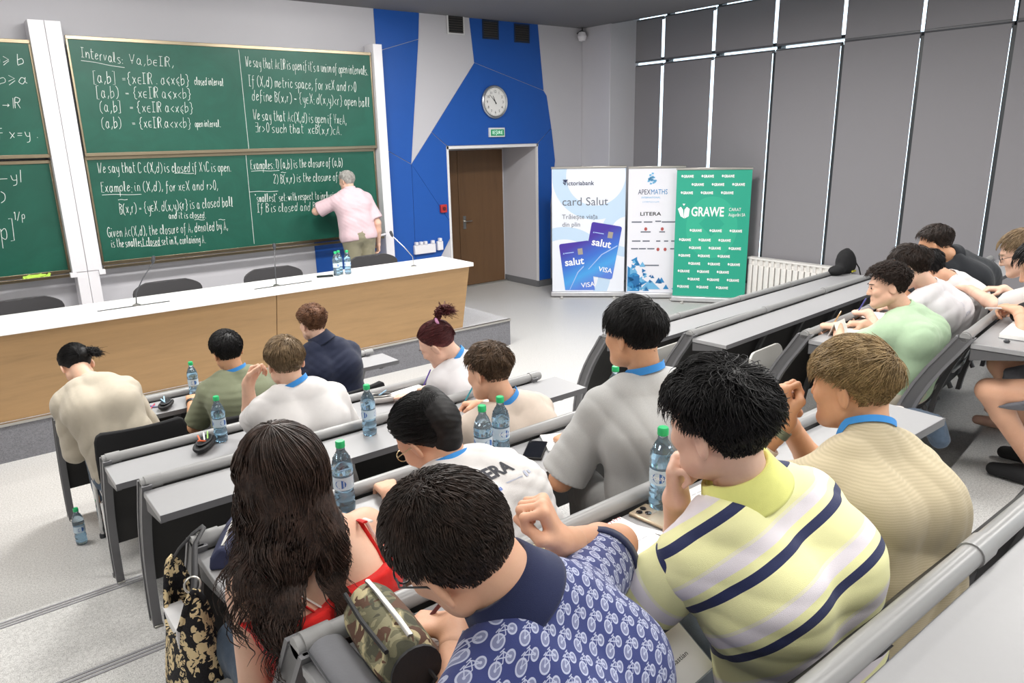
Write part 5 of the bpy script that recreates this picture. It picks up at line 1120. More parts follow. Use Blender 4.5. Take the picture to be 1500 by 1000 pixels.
p_w2 = person(dict(label='person in a white T-shirt, head hidden, between the dark haired one and the black shirt', hip=(5.0, 1.83, FL(3)+.53), c7=(4.89, 1.82, 1.395), hc=(4.77, 1.93, 1.455), yaw=3, head=(10, 45, 0), floor=FL(3), w=1.05, seed=53, vox=.0085, skin=SK1, bulge=.05,
    L=dict(hand=(4.85, 2.12, 1.22), hint=(-0.4, -.15, -1), pose='relax', d=(.2, .9, 0)), R=dict(hand=(5.2, 2.1, 1.22), hint=(0.4, -.15, -1), pose='relax', d=(-.5, .7, 0)),
    hair=dict(mat=H_BK, th=.024, thlow=.012, st=[st(900, .07, .03, .3, .002, th=.024, noise=.3)]), shirt=dict(mat=WHITET, rib=WHITET, sleeve=.8, amp=.007, g=.018, hem=.08), pants=dict(mat=DARKT)))
p_blk = person(dict(label='person with faded dark hair in a black shirt with blue lanyard, hand at the face', hip=(5.50, 1.90, FL(3)+.53), c7=(5.20, 1.945, 1.485), hc=(5.06, 2.03, 1.575), yaw=4, head=(12, 18, 4), floor=FL(3), w=1.08, seed=59, vox=.0085, skin=SK3, bulge=.08,
    L=dict(hand=(5.02, 2.16, 1.44), hint=(-.6, .3, -1), pose='fist', d=(.3, -.2, .8), n=(.5, -.8, 0)), R=dict(hand=(5.6, 2.2, 1.22), hint=(0.4, -.15, -1), pose='relax', d=(-.5, .7, 0)),
    hair=dict(mat=H_DB, th=.022, thlow=.003, st=[st(1300, .045, .008, .4, .002, th=.022, noise=.3, fwd=.2)]), lanyard=True, lw=.014, shirt=dict(mat=cloth('black_cotton', '1c1f24'), collar=cloth('black_cotton', '1c1f24'), sleeve=.85, amp=.006, g=.018, hem=.1), pants=dict(mat=DARKT)))
p_gls = person(dict(label='person with glasses and light brown hair in a white T-shirt, right edge of photo', hip=(4.86, 1.02, FL(4)+.54), c7=(4.58, 1.25, 1.54), hc=(4.44, 1.355, 1.66), yaw=6, head=(22, 22, 0), floor=FL(4), w=1.0, seed=61, vox=.0085, skin=SK4, bulge=.06, face=True,
    L=dict(hand=(4.70, 1.66, 1.39), hint=(-0.4, -.15, -1), pose='relax', d=(.5, .7, 0)), R=dict(hand=(4.9, 1.55, 1.38), hint=(0.4, -.15, -1), pose='relax', d=(-.5, .7, 0)),
    hair=dict(mat=H_LB, th=.018, thlow=.006, st=[st(1300, .05, .014, .25, .002, th=.018, noise=.25, fwd=.2)]), glasses=('glasses_black', '191a1e', .3), lanyard=True, shirt=dict(mat=WHITET, rib=WHITET, sleeve=.8, amp=.006, g=.018), pants=dict(mat=DARKT)))
p_rp = person(dict(label='person with dark hair in grey shorts, elbow on the desk, cut by the right edge', hip=(4.12, .82, FL(4)+.54), c7=(3.94, .98, 1.575), hc=(3.845, 1.075, 1.695), yaw=5, head=(14, 26, 0), floor=FL(4), w=1.0, seed=67, vox=.0085, skin=SK1, bulge=.05,
    L=dict(hand=(4.16, 1.24, 1.42), hint=(-0.4, -.15, -1), pose='pen', d=(.3, .9, .1)), R=dict(hand=(4.45, 1.3, 1.38), hint=(0.4, -.15, -1), pose='relax', d=(-.5, .7, 0)),
    hair=dict(mat=H_BK, th=.026, thlow=.012, st=[st(1300, .07, .03, .3, .002, th=.024, noise=.35)]), shirt=dict(mat=cloth('charcoal_cotton', '3b3c42'), rib=cloth('charcoal_cotton', '3b3c42'), sleeve=.35, amp=.006, g=.016), pants=dict(mat=SHORTG, len=.93),
    knees=((3.80, 1.20, 1.10), (4.15, 1.28, 1.14)), ankles=((4.02, 1.02, .70), (4.28, 1.06, .70)), shoe=material('sock_black', '222224', .9)))
# the lecturer
PINK = cloth('pale_pink_shirt', 'dabfc6', var=.03)
p_prof = person(dict(label='standing person with grey hair in a pale pink shirt writing on the chalkboard', hip=(4.07, 8.13, 1.20), c7=(4.045, 8.20, 1.70), hc=(4.03, 8.25, 1.835), yaw=-8, tilt=.02, head=(22, 6, 0), floor=.304, w=1.18, seed=71, vox=.010, skin=SK4, bulge=.0,
    L=dict(hand=(3.90, 8.52, 1.56), hint=(-1, -.2, -.35), pose='pen', d=(.25, .8, .3), n=(.5, .3, -.6), l1=.29), R=dict(hand=(4.33, 8.13, 1.07), hint=(.3, -1, 0), pose='relax', d=(.0, .15, -1), n=(-1, 0, 0), l1=.32, l2=.27),
    hair=dict(mat=H_GR, th=.014, thlow=.008, st=[st(900, .045, .02, .2, .002, th=.014, noise=.25)]), shirt=dict(mat=PINK, collar=PINK, sleeve=.85, amp=.006, g=.022, hem=.055, flare=.016), pants=dict(mat=KHAKI, len=1.98),
    knees=((3.99, 8.13, .78), (4.17, 8.12, .78)), ankles=((3.97, 8.08, .39), (4.18, 8.07, .39)), shoe=material('shoe_brown', '4a3a2c', .5)))
# ---------------------------------------------------------------- ceiling luminaires that carry the lamps
LAMPM = material('lamp_diffuser', 'ffffff', .4, emit='fffaf0', es=6.)
for i, (x, y) in enumerate(LAMPS):
    t = thing('ceiling_light', 'flat white rectangular ceiling light above the seats', 'light', (x, y, CEIL), 0, 'ceiling lights over the seats')
    MB().box(-.60, .60, -.30, .30, -.05, 0).build('light_housing', WHITE, t); MB().box(-.57, .57, -.27, .27, -.056, -.05).build('diffuser', LAMPM, t)
for x in (1.2, 3.9):
    t = thing('board_light', 'white bar light on the ceiling washing the chalkboards', 'light', (x, 7.05, CEIL), 0, 'bar lights before the chalkboards')
    MB().box(-.67, .67, -.10, .06, -.10, 0).build('light_housing', WHITE, t); MB().box(-.66, .66, -.11, .11, -.105, -.10).build('diffuser', LAMPM, t)
# ---------------------------------------------------------------- red top, straps, prints
J = p_grl['J']; rt = p_grl['root']
tops = torso_ops(J, .009)
def topfn(P):
    d = evalops(tops, P)+folds(P, .004, 21, 60)
    c = J['c7']-J['up']*.125; n = unit(J['up']+J['f']*.12)
    return np.maximum(np.maximum(d, (P-c.astype(np.float32)) @ n.astype(np.float32)), (J['spine'][0]-J['up']*.02-P) @ J['up'].astype(np.float32))
p_grl['top'] = np_mesh('strappy_top', [grid_mesh(topfn, *bounds(tops), .0065)], REDC, rt)
STRAPW = material('strap_white', 'e9dfd8', .7)
for nm, mt, pts, wd in (('top_strap', REDC, [(.118, .018), (.119, .035), (.12, .06), (.118, .10), (.115, .145)], .006), ('top_strap', REDC, [(-.122, .015), (-.12, .025), (-.10, .07), (-.07, .11), (-.05, .145)], .006), ('bra_strap', STRAPW, [(.132, .024), (.134, .04), (.134, .06), (.132, .10), (.13, .14)], .005), ('bra_strap', STRAPW, [(-.106, .014), (-.104, .025), (-.083, .07), (-.054, .11), (-.034, .14)], .005)):
    q = [on_back(p_grl, u, v, .003) for u, v in pts]; MB().tube(q, wd, 8, flat=.45).build(nm, mt, rt, smooth=80)
q = [on_back(p_grl, u, v, .006) for u, v in ((.02, .115), (.06, .115), (.06, .15), (.02, .15))]
m = MB(); m.add(q+[x+Vector(J['f'])*-.002 for x in q], [(0, 1, 2, 3), (7, 6, 5, 4)]); m.build('care_label', STRAPW, rt, smooth=0)
def bk(P, u, v):
    J = P['J']; return Vector(P['root'].location)+Vector(J['c7']+J['r']*u-J['up']*v-J['f']*.1)
J6 = p_lit['J']
INKD = material('print_black', '3a3b42', .8); INKB = material('print_blue_ink', '5f78b8', .8); INKL = material('print_pale_ink', 'a9aec0', .8)
decal(p_lit, 'LITERA', .040, INKD, bk(p_lit, -.055, .055), J6['r'], J6['up'], sx=1.1, bold=.0015)
decal(p_lit, '', 0, INKB, bk(p_lit, -.02, .085), J6['r'], J6['up'], polys=[[(.011*cos(a), .006*sin(a)) for a in [k*.628 for k in range(10)]], [(.015, -.004), (.026, -.004), (.026, .004), (.015, .004)]])
decal(p_lit, '', 0, INKL, bk(p_lit, .03, .08), J6['r'], J6['up'], polys=[[(0, 0), (.05, 0), (.05, .003), (0, .003)], [(.06, -.004), (.068, -.004), (.068, .012), (.06, .012)], [(.075, 0), (.13, 0), (.13, .009), (.075, .009)]])
decal(p_lit, 'OPEN DAY', .016, INKL, bk(p_lit, -.075, .09), J6['r'], J6['up'])
J4 = p_gry['J']
decal(p_gry, 'Chişinău', .030, material('print_grey_ink', '8a8c92', .8), bk(p_gry, .035, .075), J4['r']+J4['up']*.15, J4['up'])
decal(p_gry, '', 0, material('print_square_blue', '3b5fae', .8), bk(p_gry, .085, .135), J4['r'], J4['up'], polys=[[(.011*cos(a+.4), .011*sin(a+.4)) for a in (0, 1.57, 3.14, 4.71)]])
decal(p_gry, '', 0, INKD, bk(p_gry, .095, .16), J4['r'], J4['up'], polys=[[(x+.0035*cos(a), y+.0035*sin(a)) for a in (0, 1, 2, 3, 4, 5)] for x, y in ((0, 0), (.03, -.015), (.045, -.04))])
J15 = p_w1['J']
decal(p_w1, 'S U', .028, INKL, bk(p_w1, -.02, .09), J15['r']*.6+J15['up']*.5, J15['up']-J15['r']); decal(p_w1, 'MATH', .028, INKL, bk(p_w1, -.03, .14), J15['r']*.8+J15['up']*.3, J15['up']-J15['r']*.5)
band(p_gry, (0, .92), .030, .012, material('watch_black', '1c1d20', .4), 'watch')
band(p_blo, (0, .90), .029, .011, material('watch_steel', '7e8a80', .3, .6), 'watch'); band(p_blo, (0, .68), .036, .009, STRAPW, 'wristband')
band(p_b3, (1, .93), .029, .008, STRAPW, 'wristband'); band(p_oli, (0, .9), .03, .01, material('watch_black', '1c1d20', .4), 'watch')
# ---------------------------------------------------------------- bottles
def pet(nb, vec, c): return nb.mix(nb.noise(vec, 8), c, mul(c, 1.05))
PET = material('blue_plastic', 'd6ebf8', .06, trans=.92, build=pet, spec=.5)
WATER = material('bottle_water', 'bfe0f4', .02, trans=.95, var=.01)
CAPG = material('cap_green', '1fae68', .4); LABELB = material('label_blue', '2e62ac', .5); LABELW = material('label_pale', 'cfe2ef', .35, alpha=.85)
def bottle(label, loc, rz=0, full=.75, word=False, group='water bottles with green caps'):
    t = thing('water_bottle', label, 'bottle', loc, rz, group)
    pr = [(.0, .004), (.026, .0), (.031, .008), (.0315, .03), (.029, .036), (.0315, .042), (.0315, .058), (.029, .064), (.0295, .072), (.0305, .080), (.0305, .118), (.030, .124), (.0325, .132), (.0325, .150), (.029, .168), (.021, .188), (.0135, .200), (.0125, .214), (.0125, .222), (.0, .222)]
    MB().lathe(pr, 28).build('bottle_body', PET, t, smooth=50)
    k = [(r-.0012, z+(.002 if i < 2 else 0)) for i, (r, z) in enumerate(pr[1:]) if z < .222*full]
    MB().lathe([(0, .004)]+k+[(k[-1][0]-.001, .222*full), (0, .222*full)], 28).build('water', WATER, t, smooth=50)
    MB().lathe([(.0, .232), (.0125, .232), (.0145, .229), (.0145, .216), (.0148, .214), (.0138, .211), (.0, .211)], 28).build('cap', CAPG, t, smooth=40)
    n = 20; V = [(.0318*cos(a), .0318*sin(a), z) for z in (.080, .121) for a in [2*pi*i/n for i in range(n)]]
    lb = MB().add(V, [(i, (i+1) % n, n+(i+1) % n, n+i) for i in range(n)]).build('label', LABELW, t)
    for a0 in (.4, 2.5, 4.6):
        m = MB(); m.add([(.0321*cos(a0+.55*cos(b)), .0321*sin(a0+.55*cos(b)), .1+.014*sin(b)) for b in [2*pi*i/14 for i in range(14)]], [tuple(range(14))]); m.build('label_print', LABELB, lb, smooth=0)
    if word:
        for a0 in (.4, 2.5, 4.6):
            o = font_mesh('label_word', 'DORNA', .013, WHT, lb, Matrix.Identity(4), 'CENTER', 1, 0)
            for v in o.data.vertices: x, y = v.co.x, v.co.y; a = a0+x/.0322; v.co = (.0326*cos(a), .0326*sin(a), .0955+y)
    return t
bottle('blue water bottle on the front row desk, left of the olive shirt', (1.163, 4.78, .742))
bottle('blue water bottle on the second row, beside the black open pencil case', (.955, 3.545, .892), .5)
bottle('blue water bottle standing on the third row desk behind the white T-shirt', (1.385, 2.80, 1.042), 1., .8)
bottle('water bottle just right of the long dark hair, on the fourth row', (.87, 1.965, 1.192), 1.5, .8)
bottle('left of two water bottles close together before the lettered white T-shirt', (1.375, 1.925, 1.192), .2, .7)
bottle('right of two water bottles close together before the lettered white T-shirt', (1.475, 1.955, 1.192), 2.1, .8, True)
bottle('water bottle mostly hidden by the grey T-shirt shoulder', (2.03, 1.93, 1.192), .7)
bottle('nearest water bottle, between the striped polo and the gold smartphone', (1.395, 1.155, 1.342), 1.1, .75, True)
bottle('water bottle standing on the floor by the chrome chair legs', (.40, 4.74, 0.002), .3, .6)
bottle('water bottle on the desk at the right edge beside the person with glasses', (5.05, 1.42, 1.342), .3, .8)
for i, (x, y) in enumerate(((3.045, 6.60), (3.10, 6.645), (3.165, 6.60))): bottle('water bottle on the front desk, '+['left', 'middle', 'right'][i]+' of the cluster of three', (x, y, 1.046), i*1.3, .9)
# ---------------------------------------------------------------- papers, phones, cases
PAPER = material('paper', 'f1f0ee', .8, var=.01)
def slab(name, label, cat, loc, rz, w, h, th, m, parts=(), group=None):
    t = thing(name, label, cat, loc, radians(rz), group); MB().box(-w/2, w/2, -h/2, h/2, 0, th).build(parts[0] if parts else 'body', m, t, bev=min(.004, th/3)); return t
def notebook(label, loc, rz, w=.15, h=.21, th=.008, cover=None, spiral=False, lines=True):
    t = thing('notebook', label, 'notebook', loc, radians(rz))
    MB().box(-w/2-.002, w/2+.002, -h/2-.002, h/2+.002, 0, .002).build('cover', cover or material('cover_grey', '8f9296', .6), t)
    MB().box(-w/2, w/2, -h/2, h/2, .002, th).build('pages', PAPER, t, bev=.001)
    if spiral:
        m = MB()
        for k in range(22): m.tube([(-w/2+.008+(w-.016)*k/21, h/2-.004+.006*cos(a), th*.5+.006*sin(a)) for a in [2*pi*j/10 for j in range(11)]], .0008, 5)
        m.build('spiral', material('spiral_red', 'b5485a', .4), t)
    if lines:
        rn = random.Random(int(loc[0]*1000)); m = MB()
        for k in range(6):
            y = h/2-.03-.016*k; x = -w/2+.012
            while x < w/2-.03-.03*rn.random():
                L = rn.uniform(.008, .02); m.add([(x, y, th+.0004), (x+L, y, th+.0004), (x+L, y+.0022, th+.0004), (x, y+.0022, th+.0004)], [(0, 1, 2, 3)]); x += L+.005
        m.build('handwriting', material('pencil_grey', '9a9ca6', .8), t, smooth=0)
    return t
notebook('notebook under the writing hand of the cream shirt, front row', (.76, 4.76, .743), -8)
notebook('white paper pad written on by the red-brown ponytail', (2.03, 3.50, .893), 8, .21, .20)
notebook('small white notepad by the beige shirt, third row', (1.68, 2.76, 1.043), 4, .16, .17, .006)
notebook('white notebook beside the black phone, at the hand of the grey T-shirt', (1.74, 1.90, 1.193), -28, .17, .15)
notebook('white notebook with red spiral and maroon cover on the fifth row', (1.15, 1.085, 1.343), 2, .25, .19, .007, material('cover_maroon', '7b2f46', .5), True)
notebook('small white notepad under the pen of the bicycle shirt', (.655, 1.075, 1.343), -24, .13, .17, .008)
notebook('thick white notebook at the aisle end of the fourth right row', (4.02, 1.17, 1.343), 8, .30, .13, .022, None, False, False)
notebook('white paper under the hands of the striped polo and clasped hands', (1.62, 1.08, 1.343), 0, .28, .18, .004)
t = thing('name_card', 'white folded card standing on the desk by the mint shirt hand', 'card', (3.92, 2.02, 1.192), radians(8))
fixnormals(MB().prism([(-.03, 0), (-.028, 0), (.0, .075), (.028, 0), (.03, 0), (.0, .079)], -.075, .075, 0).build('card', PAPER, t, smooth=0))
notebook('writing pad of the mint green shirt on the third right row', (4.08, 2.03, 1.193), 5, .2, .16, .004)
notebook('white pad under the hand of the dark haired person in white', (4.48, 2.06, 1.193), 5, .2, .16, .004)
def pen(label, a, b, m, r=.0042):
    a, b = Vector(a), Vector(b); t = thing('pen', label, 'pen', a); d = b-a
    MB().tube([d*.0, d*.08, d*.1, d*.9, d], [.0006, r*.8, r, r, r*.8], 10).build('barrel', m, t, smooth=60); MB().tube([d*.62+Vector((0, 0, r)), d*.97+Vector((0, 0, r*1.3))], r*.28, 6).build('clip', ALU, t); return t
PM = lambda n, c: material('pen_'+n, c, .35)
pen('purple pen held by the red-brown ponytail', (2.075, 3.50, .902), (2.12, 3.46, 1.03), PM('purple', '4b3a8e'))
pen('teal pen held by the beige shirt, third row', (1.875, 2.79, 1.052), (1.93, 2.745, 1.18), PM('teal', '2b93a5'))
pen('dark red pencil held above the notepad by the bicycle shirt', (.61, 1.115, 1.352), (.685, 1.07, 1.455), PM('maroon', '6e3840'))
pen('teal blue pen lying beside the notepad on the fifth row', (.565, 1.14, 1.347), (.585, .995, 1.347), PM('blue', '2287a8'), .0055)
pen('brown pencil held by the mint green shirt', (3.91, 2.07, 1.20), (3.99, 2.05, 1.31), PM('wood', 'b08a58'))
pen('blue pen held by the dark haired person in white', (4.33, 2.14, 1.20), (4.37, 2.10, 1.32), PM('violet', '46478f'))
pen('white pen held by the person in grey shorts', (4.12, 1.30, 1.43), (4.02, 1.34, 1.44), PM('white', 'e8e8ea'))
for i, (x, y, a, n, c) in enumerate(((.855, 4.73, 2.2, 'green', '3f9c6a'), (.885, 4.72, 1.2, 'red', 'c8465a'), (.915, 4.735, 2.0, 'violet', '46478f'), (.93, 4.72, 2.5, 'slate', '5a5f78'))):
    pen(n+' pen lying between the notebook and the black case, front row', (x, y, .747), (x+.11*cos(a), y+.08*sin(a), .747), PM(n, c))
def open_case(label, loc, rz, m, inner, L=.19, w=.075, h=.05, stuff=(), name='pencil_case'):
    t = thing(name, label, 'pencil case', loc, radians(rz)); n = 16; V = []
    secs = [(-L/2, .35), (-L*.42, .8), (-L*.2, 1), (L*.2, 1), (L*.42, .8), (L/2, .35)]
    for x, k in secs: V += [(x, w/2*k*cos(a), h*.5+h*.5*k*(sin(a) if sin(a) < .55 else .55-.9*(sin(a)-.55))) for a in [2*pi*j/n for j in range(n)]]
    F = [(i*n+j, i*n+(j+1) % n, (i+1)*n+(j+1) % n, (i+1)*n+j) for i in range(5) for j in range(n)]+[tuple(range(n-1, -1, -1)), tuple(5*n+j for j in range(n))]
    o = MB().add(V, F).build('case_body', m, t, smooth=80); sb = o.modifiers.new('sub', 'SUBSURF'); sb.levels = sb.render_levels = 1
    MB().tube([(L*.36*cos(a), w*.33*sin(a), h*.80) for a in [2*pi*j/20 for j in range(21)]], .003, 6).build('zip_edge', inner, t)
    MB().add([(L*.34*cos(a), w*.31*sin(a), h*.79) for a in [2*pi*j/20 for j in range(20)]], [tuple(range(20))]).build('opening', material('case_inside', '17171a', .9), t, smooth=0)
    for x, y, a, mm in stuff: MB().tube([(x, y, h*.72), (x+.055*cos(a), y+.03*sin(a), h*1.1)], .004, 8).build('stored_pen', mm, t)
    return t
BLKC = material('case_black', '1b1b1d', .7, bump=.1)
open_case('open black pencil case on the front row desk', (.965, 4.68, .743), 60, BLKC, MICM, .15, .08, .05, [(-.01, .0, 1.2, PM('sky', '9cc4de')), (.01, .01, .5, PM('sky', '9cc4de'))])
open_case('open black pencil case with colourful pens on the second row', (.865, 3.50, .893), 55, BLKC, MICM, .19, .085, .055, [(.0, .0, .6, PM('white', 'e8e8ea')), (-.02, .01, .9, PM('orange', 'e0673a')), (.015, -.01, .5, PM('lime', '8cc152')), (-.01, -.01, 2.4, PM('orange', 'e0673a'))])
open_case('fluffy light grey pencil case at the second row', (1.80, 3.50, .893), -25, material('fluffy_grey', 'b9b7b5', .95, var=.12, vs=120, bump=.6, bs=260), ALU, .19, .085, .06, [(0, 0, .6, PM('sky', '9cc4de'))])
t = thing('pouch', 'dark blue zipped pouch with red and white tag at the fourth row end', 'pouch', (.515, 1.955, 1.193), radians(60))
fixnormals(MB().prism([(-.04, 0), (.04, 0), (.034, .035), (.008, .065), (-.008, .065), (-.034, .035)], -.10, .10, 0).build('pouch_body', material('pouch_navy', '22294a', .7), t, bev=.008)); MB().box(-.085, .085, -.004, .004, .064, .067).build('zip', ALU, t)
MB().box(-.05, -.02, -.037, -.028, .02, .05).build('red_tag', material('tag_red', 'd8432f', .6), t); MB().box(.0, .03, -.03, -.018, .035, .06).build('white_tag', PAPER, t)
slab('wallet', 'black flat wallet beside the dark blue pouch on the fourth row', 'wallet', (.55, 1.865, 1.193), 20, .10, .16, .012, BLKC)
def phone(label, loc, rz, m, cams):
    t = thing('smartphone', label, 'phone', loc, radians(rz)); MB().box(-.037, .037, -.077, .077, 0, .009).build('case', m, t, bev=.004)
    if cams:
        for x, y in ((-.018, .055), (.004, .06), (-.006, .036)): MB().lathe([(.0085, 0), (.0085, .003), (.006, .0035), (0, .0032)], 16, (x, y, .009)).build('lens', material('lens_black', '15161a', .1), t)
        MB().box(-.031, .016, .024, .072, .0085, .0098).build('camera_plate', material('plate_beige', 'b9a893', .3, .4), t, bev=.002)
    else: MB().box(-.033, .033, -.073, .073, .0088, .0094).build('screen', material('screen_black', '0d1018', .08), t)
    return t
phone('black smartphone lying on the fourth row right of the lettered white T-shirt', (1.60, 1.915, 1.193), -50, BLKC, False)
phone('pale gold smartphone with three lenses beside the nearest bottle', (1.345, 1.11, 1.343), 5, material('phone_gold', 'cbb79d', .3, .5), True)
phone('small dark phone lying on the front desk left of the bottles', (2.93, 6.62, 1.046), 70, BLKC, False)
t = thing('wristband_strip', 'unfastened white paper wristband lying on the fifth row', 'wristband', (1.275, 1.12, 1.344), radians(110))
MB().box(-.07, .05, -.008, .008, 0, .0016).box(.05, .075, -.004, .004, 0, .002).build('strip', PAPER, t); MB().box(.045, .06, -.009, .009, 0, .005).build('clasp', MICM, t)
def camo(nb, vec, c):
    a = nb.noise(vec, 22, 2, .5, .6); b_ = nb.noise(nb.coord('Object', loc=(3, 1, 2)), 26, 2, .5, .6)
    r = nb.ramp(a, [(.0, hexc('4a4a3a')), (.44, hexc('6d6a52')), (.52, hexc('8f8a6d')), (.6, hexc('c0b48c'))]); r.node.color_ramp.interpolation = 'CONSTANT'
    return nb.mix(nb.math('GREATER_THAN', b_, .56), r, hexc('5b3f30'))
t = thing('pencil_case', 'camouflage pencil case with black end leaning on the nearest rail', 'pencil case', (.545, 1.085, 1.345), radians(-96))
V = []; n = 20
for x, k in ((-.115, .55), (-.11, .8), (-.08, .95), (0, 1), (.08, .95), (.11, .8), (.115, .55)): V += [(x, .062*k*cos(a)*(1 if sin(a) < .2 else .86), .062+.062*k*sin(a)) for a in [2*pi*j/n for j in range(n)]]
MB().add(V, [(i*n+j, i*n+(j+1) % n, (i+1)*n+(j+1) % n, (i+1)*n+j) for i in range(6) for j in range(n)]+[tuple(range(n-1, -1, -1)), tuple(6*n+j for j in range(n))]).build('case_body', material('camouflage', '6d6a52', .8, build=camo, bump=.15), t, smooth=70)
MB().tube([(-.1, 0, .122), (-.05, 0, .126), (.05, 0, .126), (.1, 0, .122)], .006, 8, flat=.5).build('zip', ALU, t); MB().tube([(-.1, -.046, .108), (0, -.052, .112), (.1, -.046, .108)], .005, 6).build('side_seam', BLKC, t)
MB().lathe([(.0, .0), (.04, .0), (.048, .006), (.048, .012), (0, .014)], 20, (0, 0, 0)).build('end_patch', BLKC, t).matrix_local = Matrix.Translation((.108, 0, .062)) @ Matrix.Rotation(pi/2, 4, 'Y')
MB().tube([(.115, .02, .06), (.13, .03, .04), (.125, .02, .02)], .004, 6).build('pull_tab', BLKC, t)
t = thing('glasses_case', 'plain grey soft case lying left of the camouflage pencil case', 'case', (.455, 1.09, 1.343), radians(-92))
V = []
for x, k in ((-.10, .7), (-.09, .95), (0, 1), (.09, .95), (.10, .7)): V += [(x, .038*k*cos(a), .024+.024*k*sin(a)) for a in [2*pi*j/n for j in range(n)]]
MB().add(V, [(i*n+j, i*n+(j+1) % n, (i+1)*n+(j+1) % n, (i+1)*n+j) for i in range(4) for j in range(n)]+[tuple(range(n-1, -1, -1)), tuple(4*n+j for j in range(n))]).build('case_body', material('case_grey', '6f7075', .7, bump=.1), t, smooth=70); MB().tube([(-.09, -.036, .03), (.09, -.036, .03)], .002, 6).build('seam', MICM, t)
t = thing('eraser', 'small pale eraser behind the camouflage pencil case', 'eraser', (.625, 1.165, 1.343), radians(20)); MB().box(-.025, .025, -.011, .011, 0, .013).build('eraser_body', material('eraser_cream', 'd8d3b4', .7), t, bev=.004); MB().box(-.006, .026, -.0115, .0115, -.0, .0135).build('sleeve', GREYFAB, t, bev=.003)
def scales(nb, vec, c):
    v = nb.n.new('ShaderNodeTexVoronoi'); nb.l.new(vec, v.inputs[0]); v.inputs['Scale'].default_value = 110; return nb.ramp(v.outputs['Distance'], [(.1, hexc('e6dfae')), (.5, hexc('c9bd7e')), (.75, hexc('5e5c3c'))])
t = thing('fish_case', 'yellow fish-shaped pencil case with printed scales on the fifth row', 'pencil case', (.945, 1.15, 1.343), radians(-35))
V = []
for x, k, kz in ((-.11, .15, .3), (-.085, .62, .7), (-.03, 1, 1), (.04, .9, .95), (.085, .45, .55), (.10, .3, .3)): V += [(x, .034*k*cos(a), .032+.031*kz*sin(a)) for a in [2*pi*j/n for j in range(n)]]
MB().add(V, [(i*n+j, i*n+(j+1) % n, (i+1)*n+(j+1) % n, (i+1)*n+j) for i in range(5) for j in range(n)]+[tuple(range(n-1, -1, -1)), tuple(5*n+j for j in range(n))]).build('fish_body', material('fish_scales', 'd9d09a', .6, build=scales), t, smooth=80)
MB().prism([(.09, .03), (.145, .065), (.13, .03), (.145, .0)], -.004, .004, 1).build('tail_fin', material('fin_dark', '5f5b44', .7), t); MB().lathe([(0, 0), (.006, .001), (0, .002)], 12, (-.08, -.0, .062)).build('fish_eye', MICM, t)
# crochet bag hanging from the fourth row
def crochet(nb, vec, c):
    v = nb.n.new('ShaderNodeTexVoronoi'); nb.l.new(nb.coord('Object', scale=(1, 1, .75)), v.inputs[0]); v.inputs['Scale'].default_value = 40; v.inputs['Randomness'].default_value = .9
    f = nb.math('GREATER_THAN', nb.noise(vec, 48, 2, .6, 1.2), .47); g = nb.math('GREATER_THAN', v.outputs['Distance'], .58)
    return nb.mix(nb.math('MAXIMUM', nb.math('SUBTRACT', 1, f), g, clamp=True), hexc('dcc79b'), hexc('17161a'))
t = thing('tote_bag', 'black and cream crochet bag hanging from the fourth row end', 'bag', (.378, 1.95, .66))
CRO = material('crochet', 'dcc79b', .95, build=crochet, bump=.9, bs=170)
m = MB(); n = 18; V = []
secs = [(.0, .04, .045, 0), (.06, .10, .075, 0), (.18, .115, .085, 0), (.28, .095, .07, 0), (.36, .085, .055, 0)]
rows = 9
for i in range(rows):
    z = .36*i/(rows-1); wx = np.interp(z, [s_[0] for s_ in secs], [s_[1] for s_ in secs]); wy = np.interp(z, [s_[0] for s_ in secs], [s_[2] for s_ in secs])
    V += [(wy*cos(a), wx*1.25*sin(a), z+(.16*abs(sin(a))**3*(i/(rows-1))**2)) for a in [2*pi*j/n for j in range(n)]]
F = [(i*n+j, i*n+(j+1) % n, (i+1)*n+(j+1) % n, (i+1)*n+j) for i in range(rows-1) for j in range(n)]+[tuple(range(n-1, -1, -1))]
o = m.add(V, F).build('bag_body', CRO, t, smooth=80); so = o.modifiers.new('thick', 'SOLIDIFY'); so.thickness = .008; sb = o.modifiers.new('sub', 'SUBSURF'); sb.levels = sb.render_levels = 1
MB().tube([(.085*cos(a)*.62, .107*sin(a), .362+.16*abs(sin(a))**3) for a in [2*pi*j/36 for j in range(37)]], .007, 8).build('braided_rim', CRO, t, smooth=80)
STRAP = material('strap_leather', '1f1f23', .5)
MB().tube([(0, .105, .51), (.02, .10, .54), (.06, .095, .575), (.085, .09, .59), (.085, .07, .592), (.05, .04, .57), (.01, -.08, .53), (0, -.10, .52)], .011, 8, flat=.3).build('shoulder_strap', STRAP, t); MB().tube([(.02*cos(a), -.10+.006*sin(a), .535+.02*sin(a)) for a in [2*pi*j/16 for j in range(17)]], .003, 6).build('buckle', ALU, t)
MB().box(-.05, .0, -.07, .07, .20, .40).build('book_inside', material('book_white', 'dcdcde', .5), t)
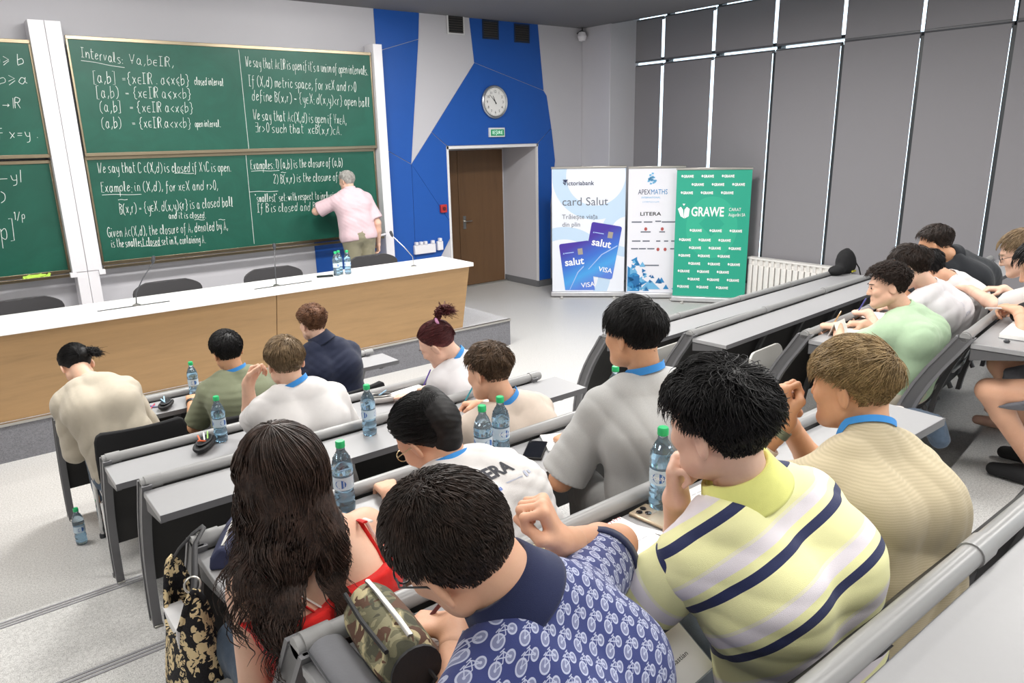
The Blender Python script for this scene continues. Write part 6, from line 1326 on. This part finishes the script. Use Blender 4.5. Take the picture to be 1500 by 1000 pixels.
# badges and bags
def badge(label, P3, xd, yd, words, group=None):
    t = thing('name_badge', label, 'badge', P3); t.matrix_world = frame(P3, xd, yd)
    MB().box(-.048, .048, -.068, .068, -.001, .001).build('badge_card', PAPER, t); 
    M = Matrix.Translation((-.035, .02, .0016))
    o = MB().add([(-.03+.010*cos(a), .045+.012*sin(a), .0016) for a in [k*.785 for k in range(8)]], [tuple(range(8))]).build('badge_emblem', BL2, t, smooth=0)
    font_mesh('badge_text', 'APEXMATHS', .012, NAVYT, t, Matrix.Translation((-.016, .041, .0016)), 'LEFT', 1, 0)
    for k, wd in enumerate(words): font_mesh('badge_text', wd, .014, INK, t, Matrix.Translation((-.03, .0-.022*k, .0016)), 'LEFT', 1, 0)
    MB().box(-.05, .05, -.071, .075, -.002, -.001).build('badge_sleeve', material('clear_sleeve', 'dfe8ee', .1, alpha=.4), t)
    MB().tube([(0, .07, 0), (.003, .12, .01), (.0, .17, .02)], .006, 6, flat=.3).build('badge_ribbon', BLUEBAND, t)
badge('white name badge resting on the grey jeans beside the striped polo', (1.02, .80, 1.30), (.75, -.15, .35), (.25, .55, .55), ('Lung', 'Sebastian'))
badge('white name badge hanging beside the long haired person', (.475, 1.40, 1.03), (.55, -.75, 0), (.1, .1, 1), ('', ''))
t = thing('backpack', 'black backpack lying on the window end of the first right row', 'bag', (7.28, 3.76, .892), radians(3))
V = [E_((0, 0, .10), (.10, .08, .13), None, .02), E_((-.15, .0, .045), (.12, .07, .05), None, .04), E_((.03, -.05, .09), (.08, .05, .09), None, .03), E_((.03, 0, .15), (.09, .075, .09), None, .03), C_((.0, 0, .23), (.05, 0, .235), .014, .014, .02)]
np_mesh('bag_body', [grid_mesh(lambda P: evalops(V, P)+folds(P, .008, 3, 60), *bounds(V), .01)], BLACKFAB, t); MB().tube([(.08, -.07, .12), (.12, -.10, .05), (.13, -.13, -.06), (.12, -.14, -.1)], .012, 8, flat=.4).build('strap', BLACKFAB, t); MB().box(-.02, .05, -.105, -.09, .02, .035).build('yellow_tab', material('tab_yellow', 'b9b13a', .6), t)
t = thing('pouch', 'black zipped pouch on the rail of the fourth right row', 'pouch', (4.30, 1.27, 1.343), radians(10))
V2 = [E_((0, 0, .035), (.12, .045, .04), None, .02), E_((.05, -.02, .05), (.06, .04, .035), None, .03)]
np_mesh('pouch_body', [grid_mesh(lambda P: evalops(V2, P)+folds(P, .006, 5, 60), *bounds(V2), .007)], BLACKFAB, t); MB().box(-.01, .01, -.06, -.05, .02, .05).build('tag', ALU, t)
t = thing('earbud_case', 'tiny dark object on the desk before the thick white notebook', 'case', (3.80, 1.16, 1.343), .4); MB().lathe([(0, 0), (.012, .002), (.014, .008), (.008, .014), (0, .015)], 14).build('case_body', MICM, t, smooth=60)
t = thing('denim_jacket', 'crumpled blue denim jacket on the seat beside the mint green shirt', 'jacket', (3.63, 1.50, .87))
V3 = [E_((0, 0, .04), (.10, .14, .05), None, .02), E_((-.03, -.08, .06), (.09, .08, .05), None, .03), C_((.02, -.14, .05), (.03, -.17, -.02), .05, .045, .03)]
np_mesh('jacket_body', [grid_mesh(lambda P: evalops(V3, P)+folds(P, .012, 8, 75), *bounds(V3), .008)], JEANS, t); MB().tube([(-.06, .05, .09), (-.02, .03, .105), (.03, .0, .095)], .009, 8, flat=.4).build('white_strap', STRAPW, t)
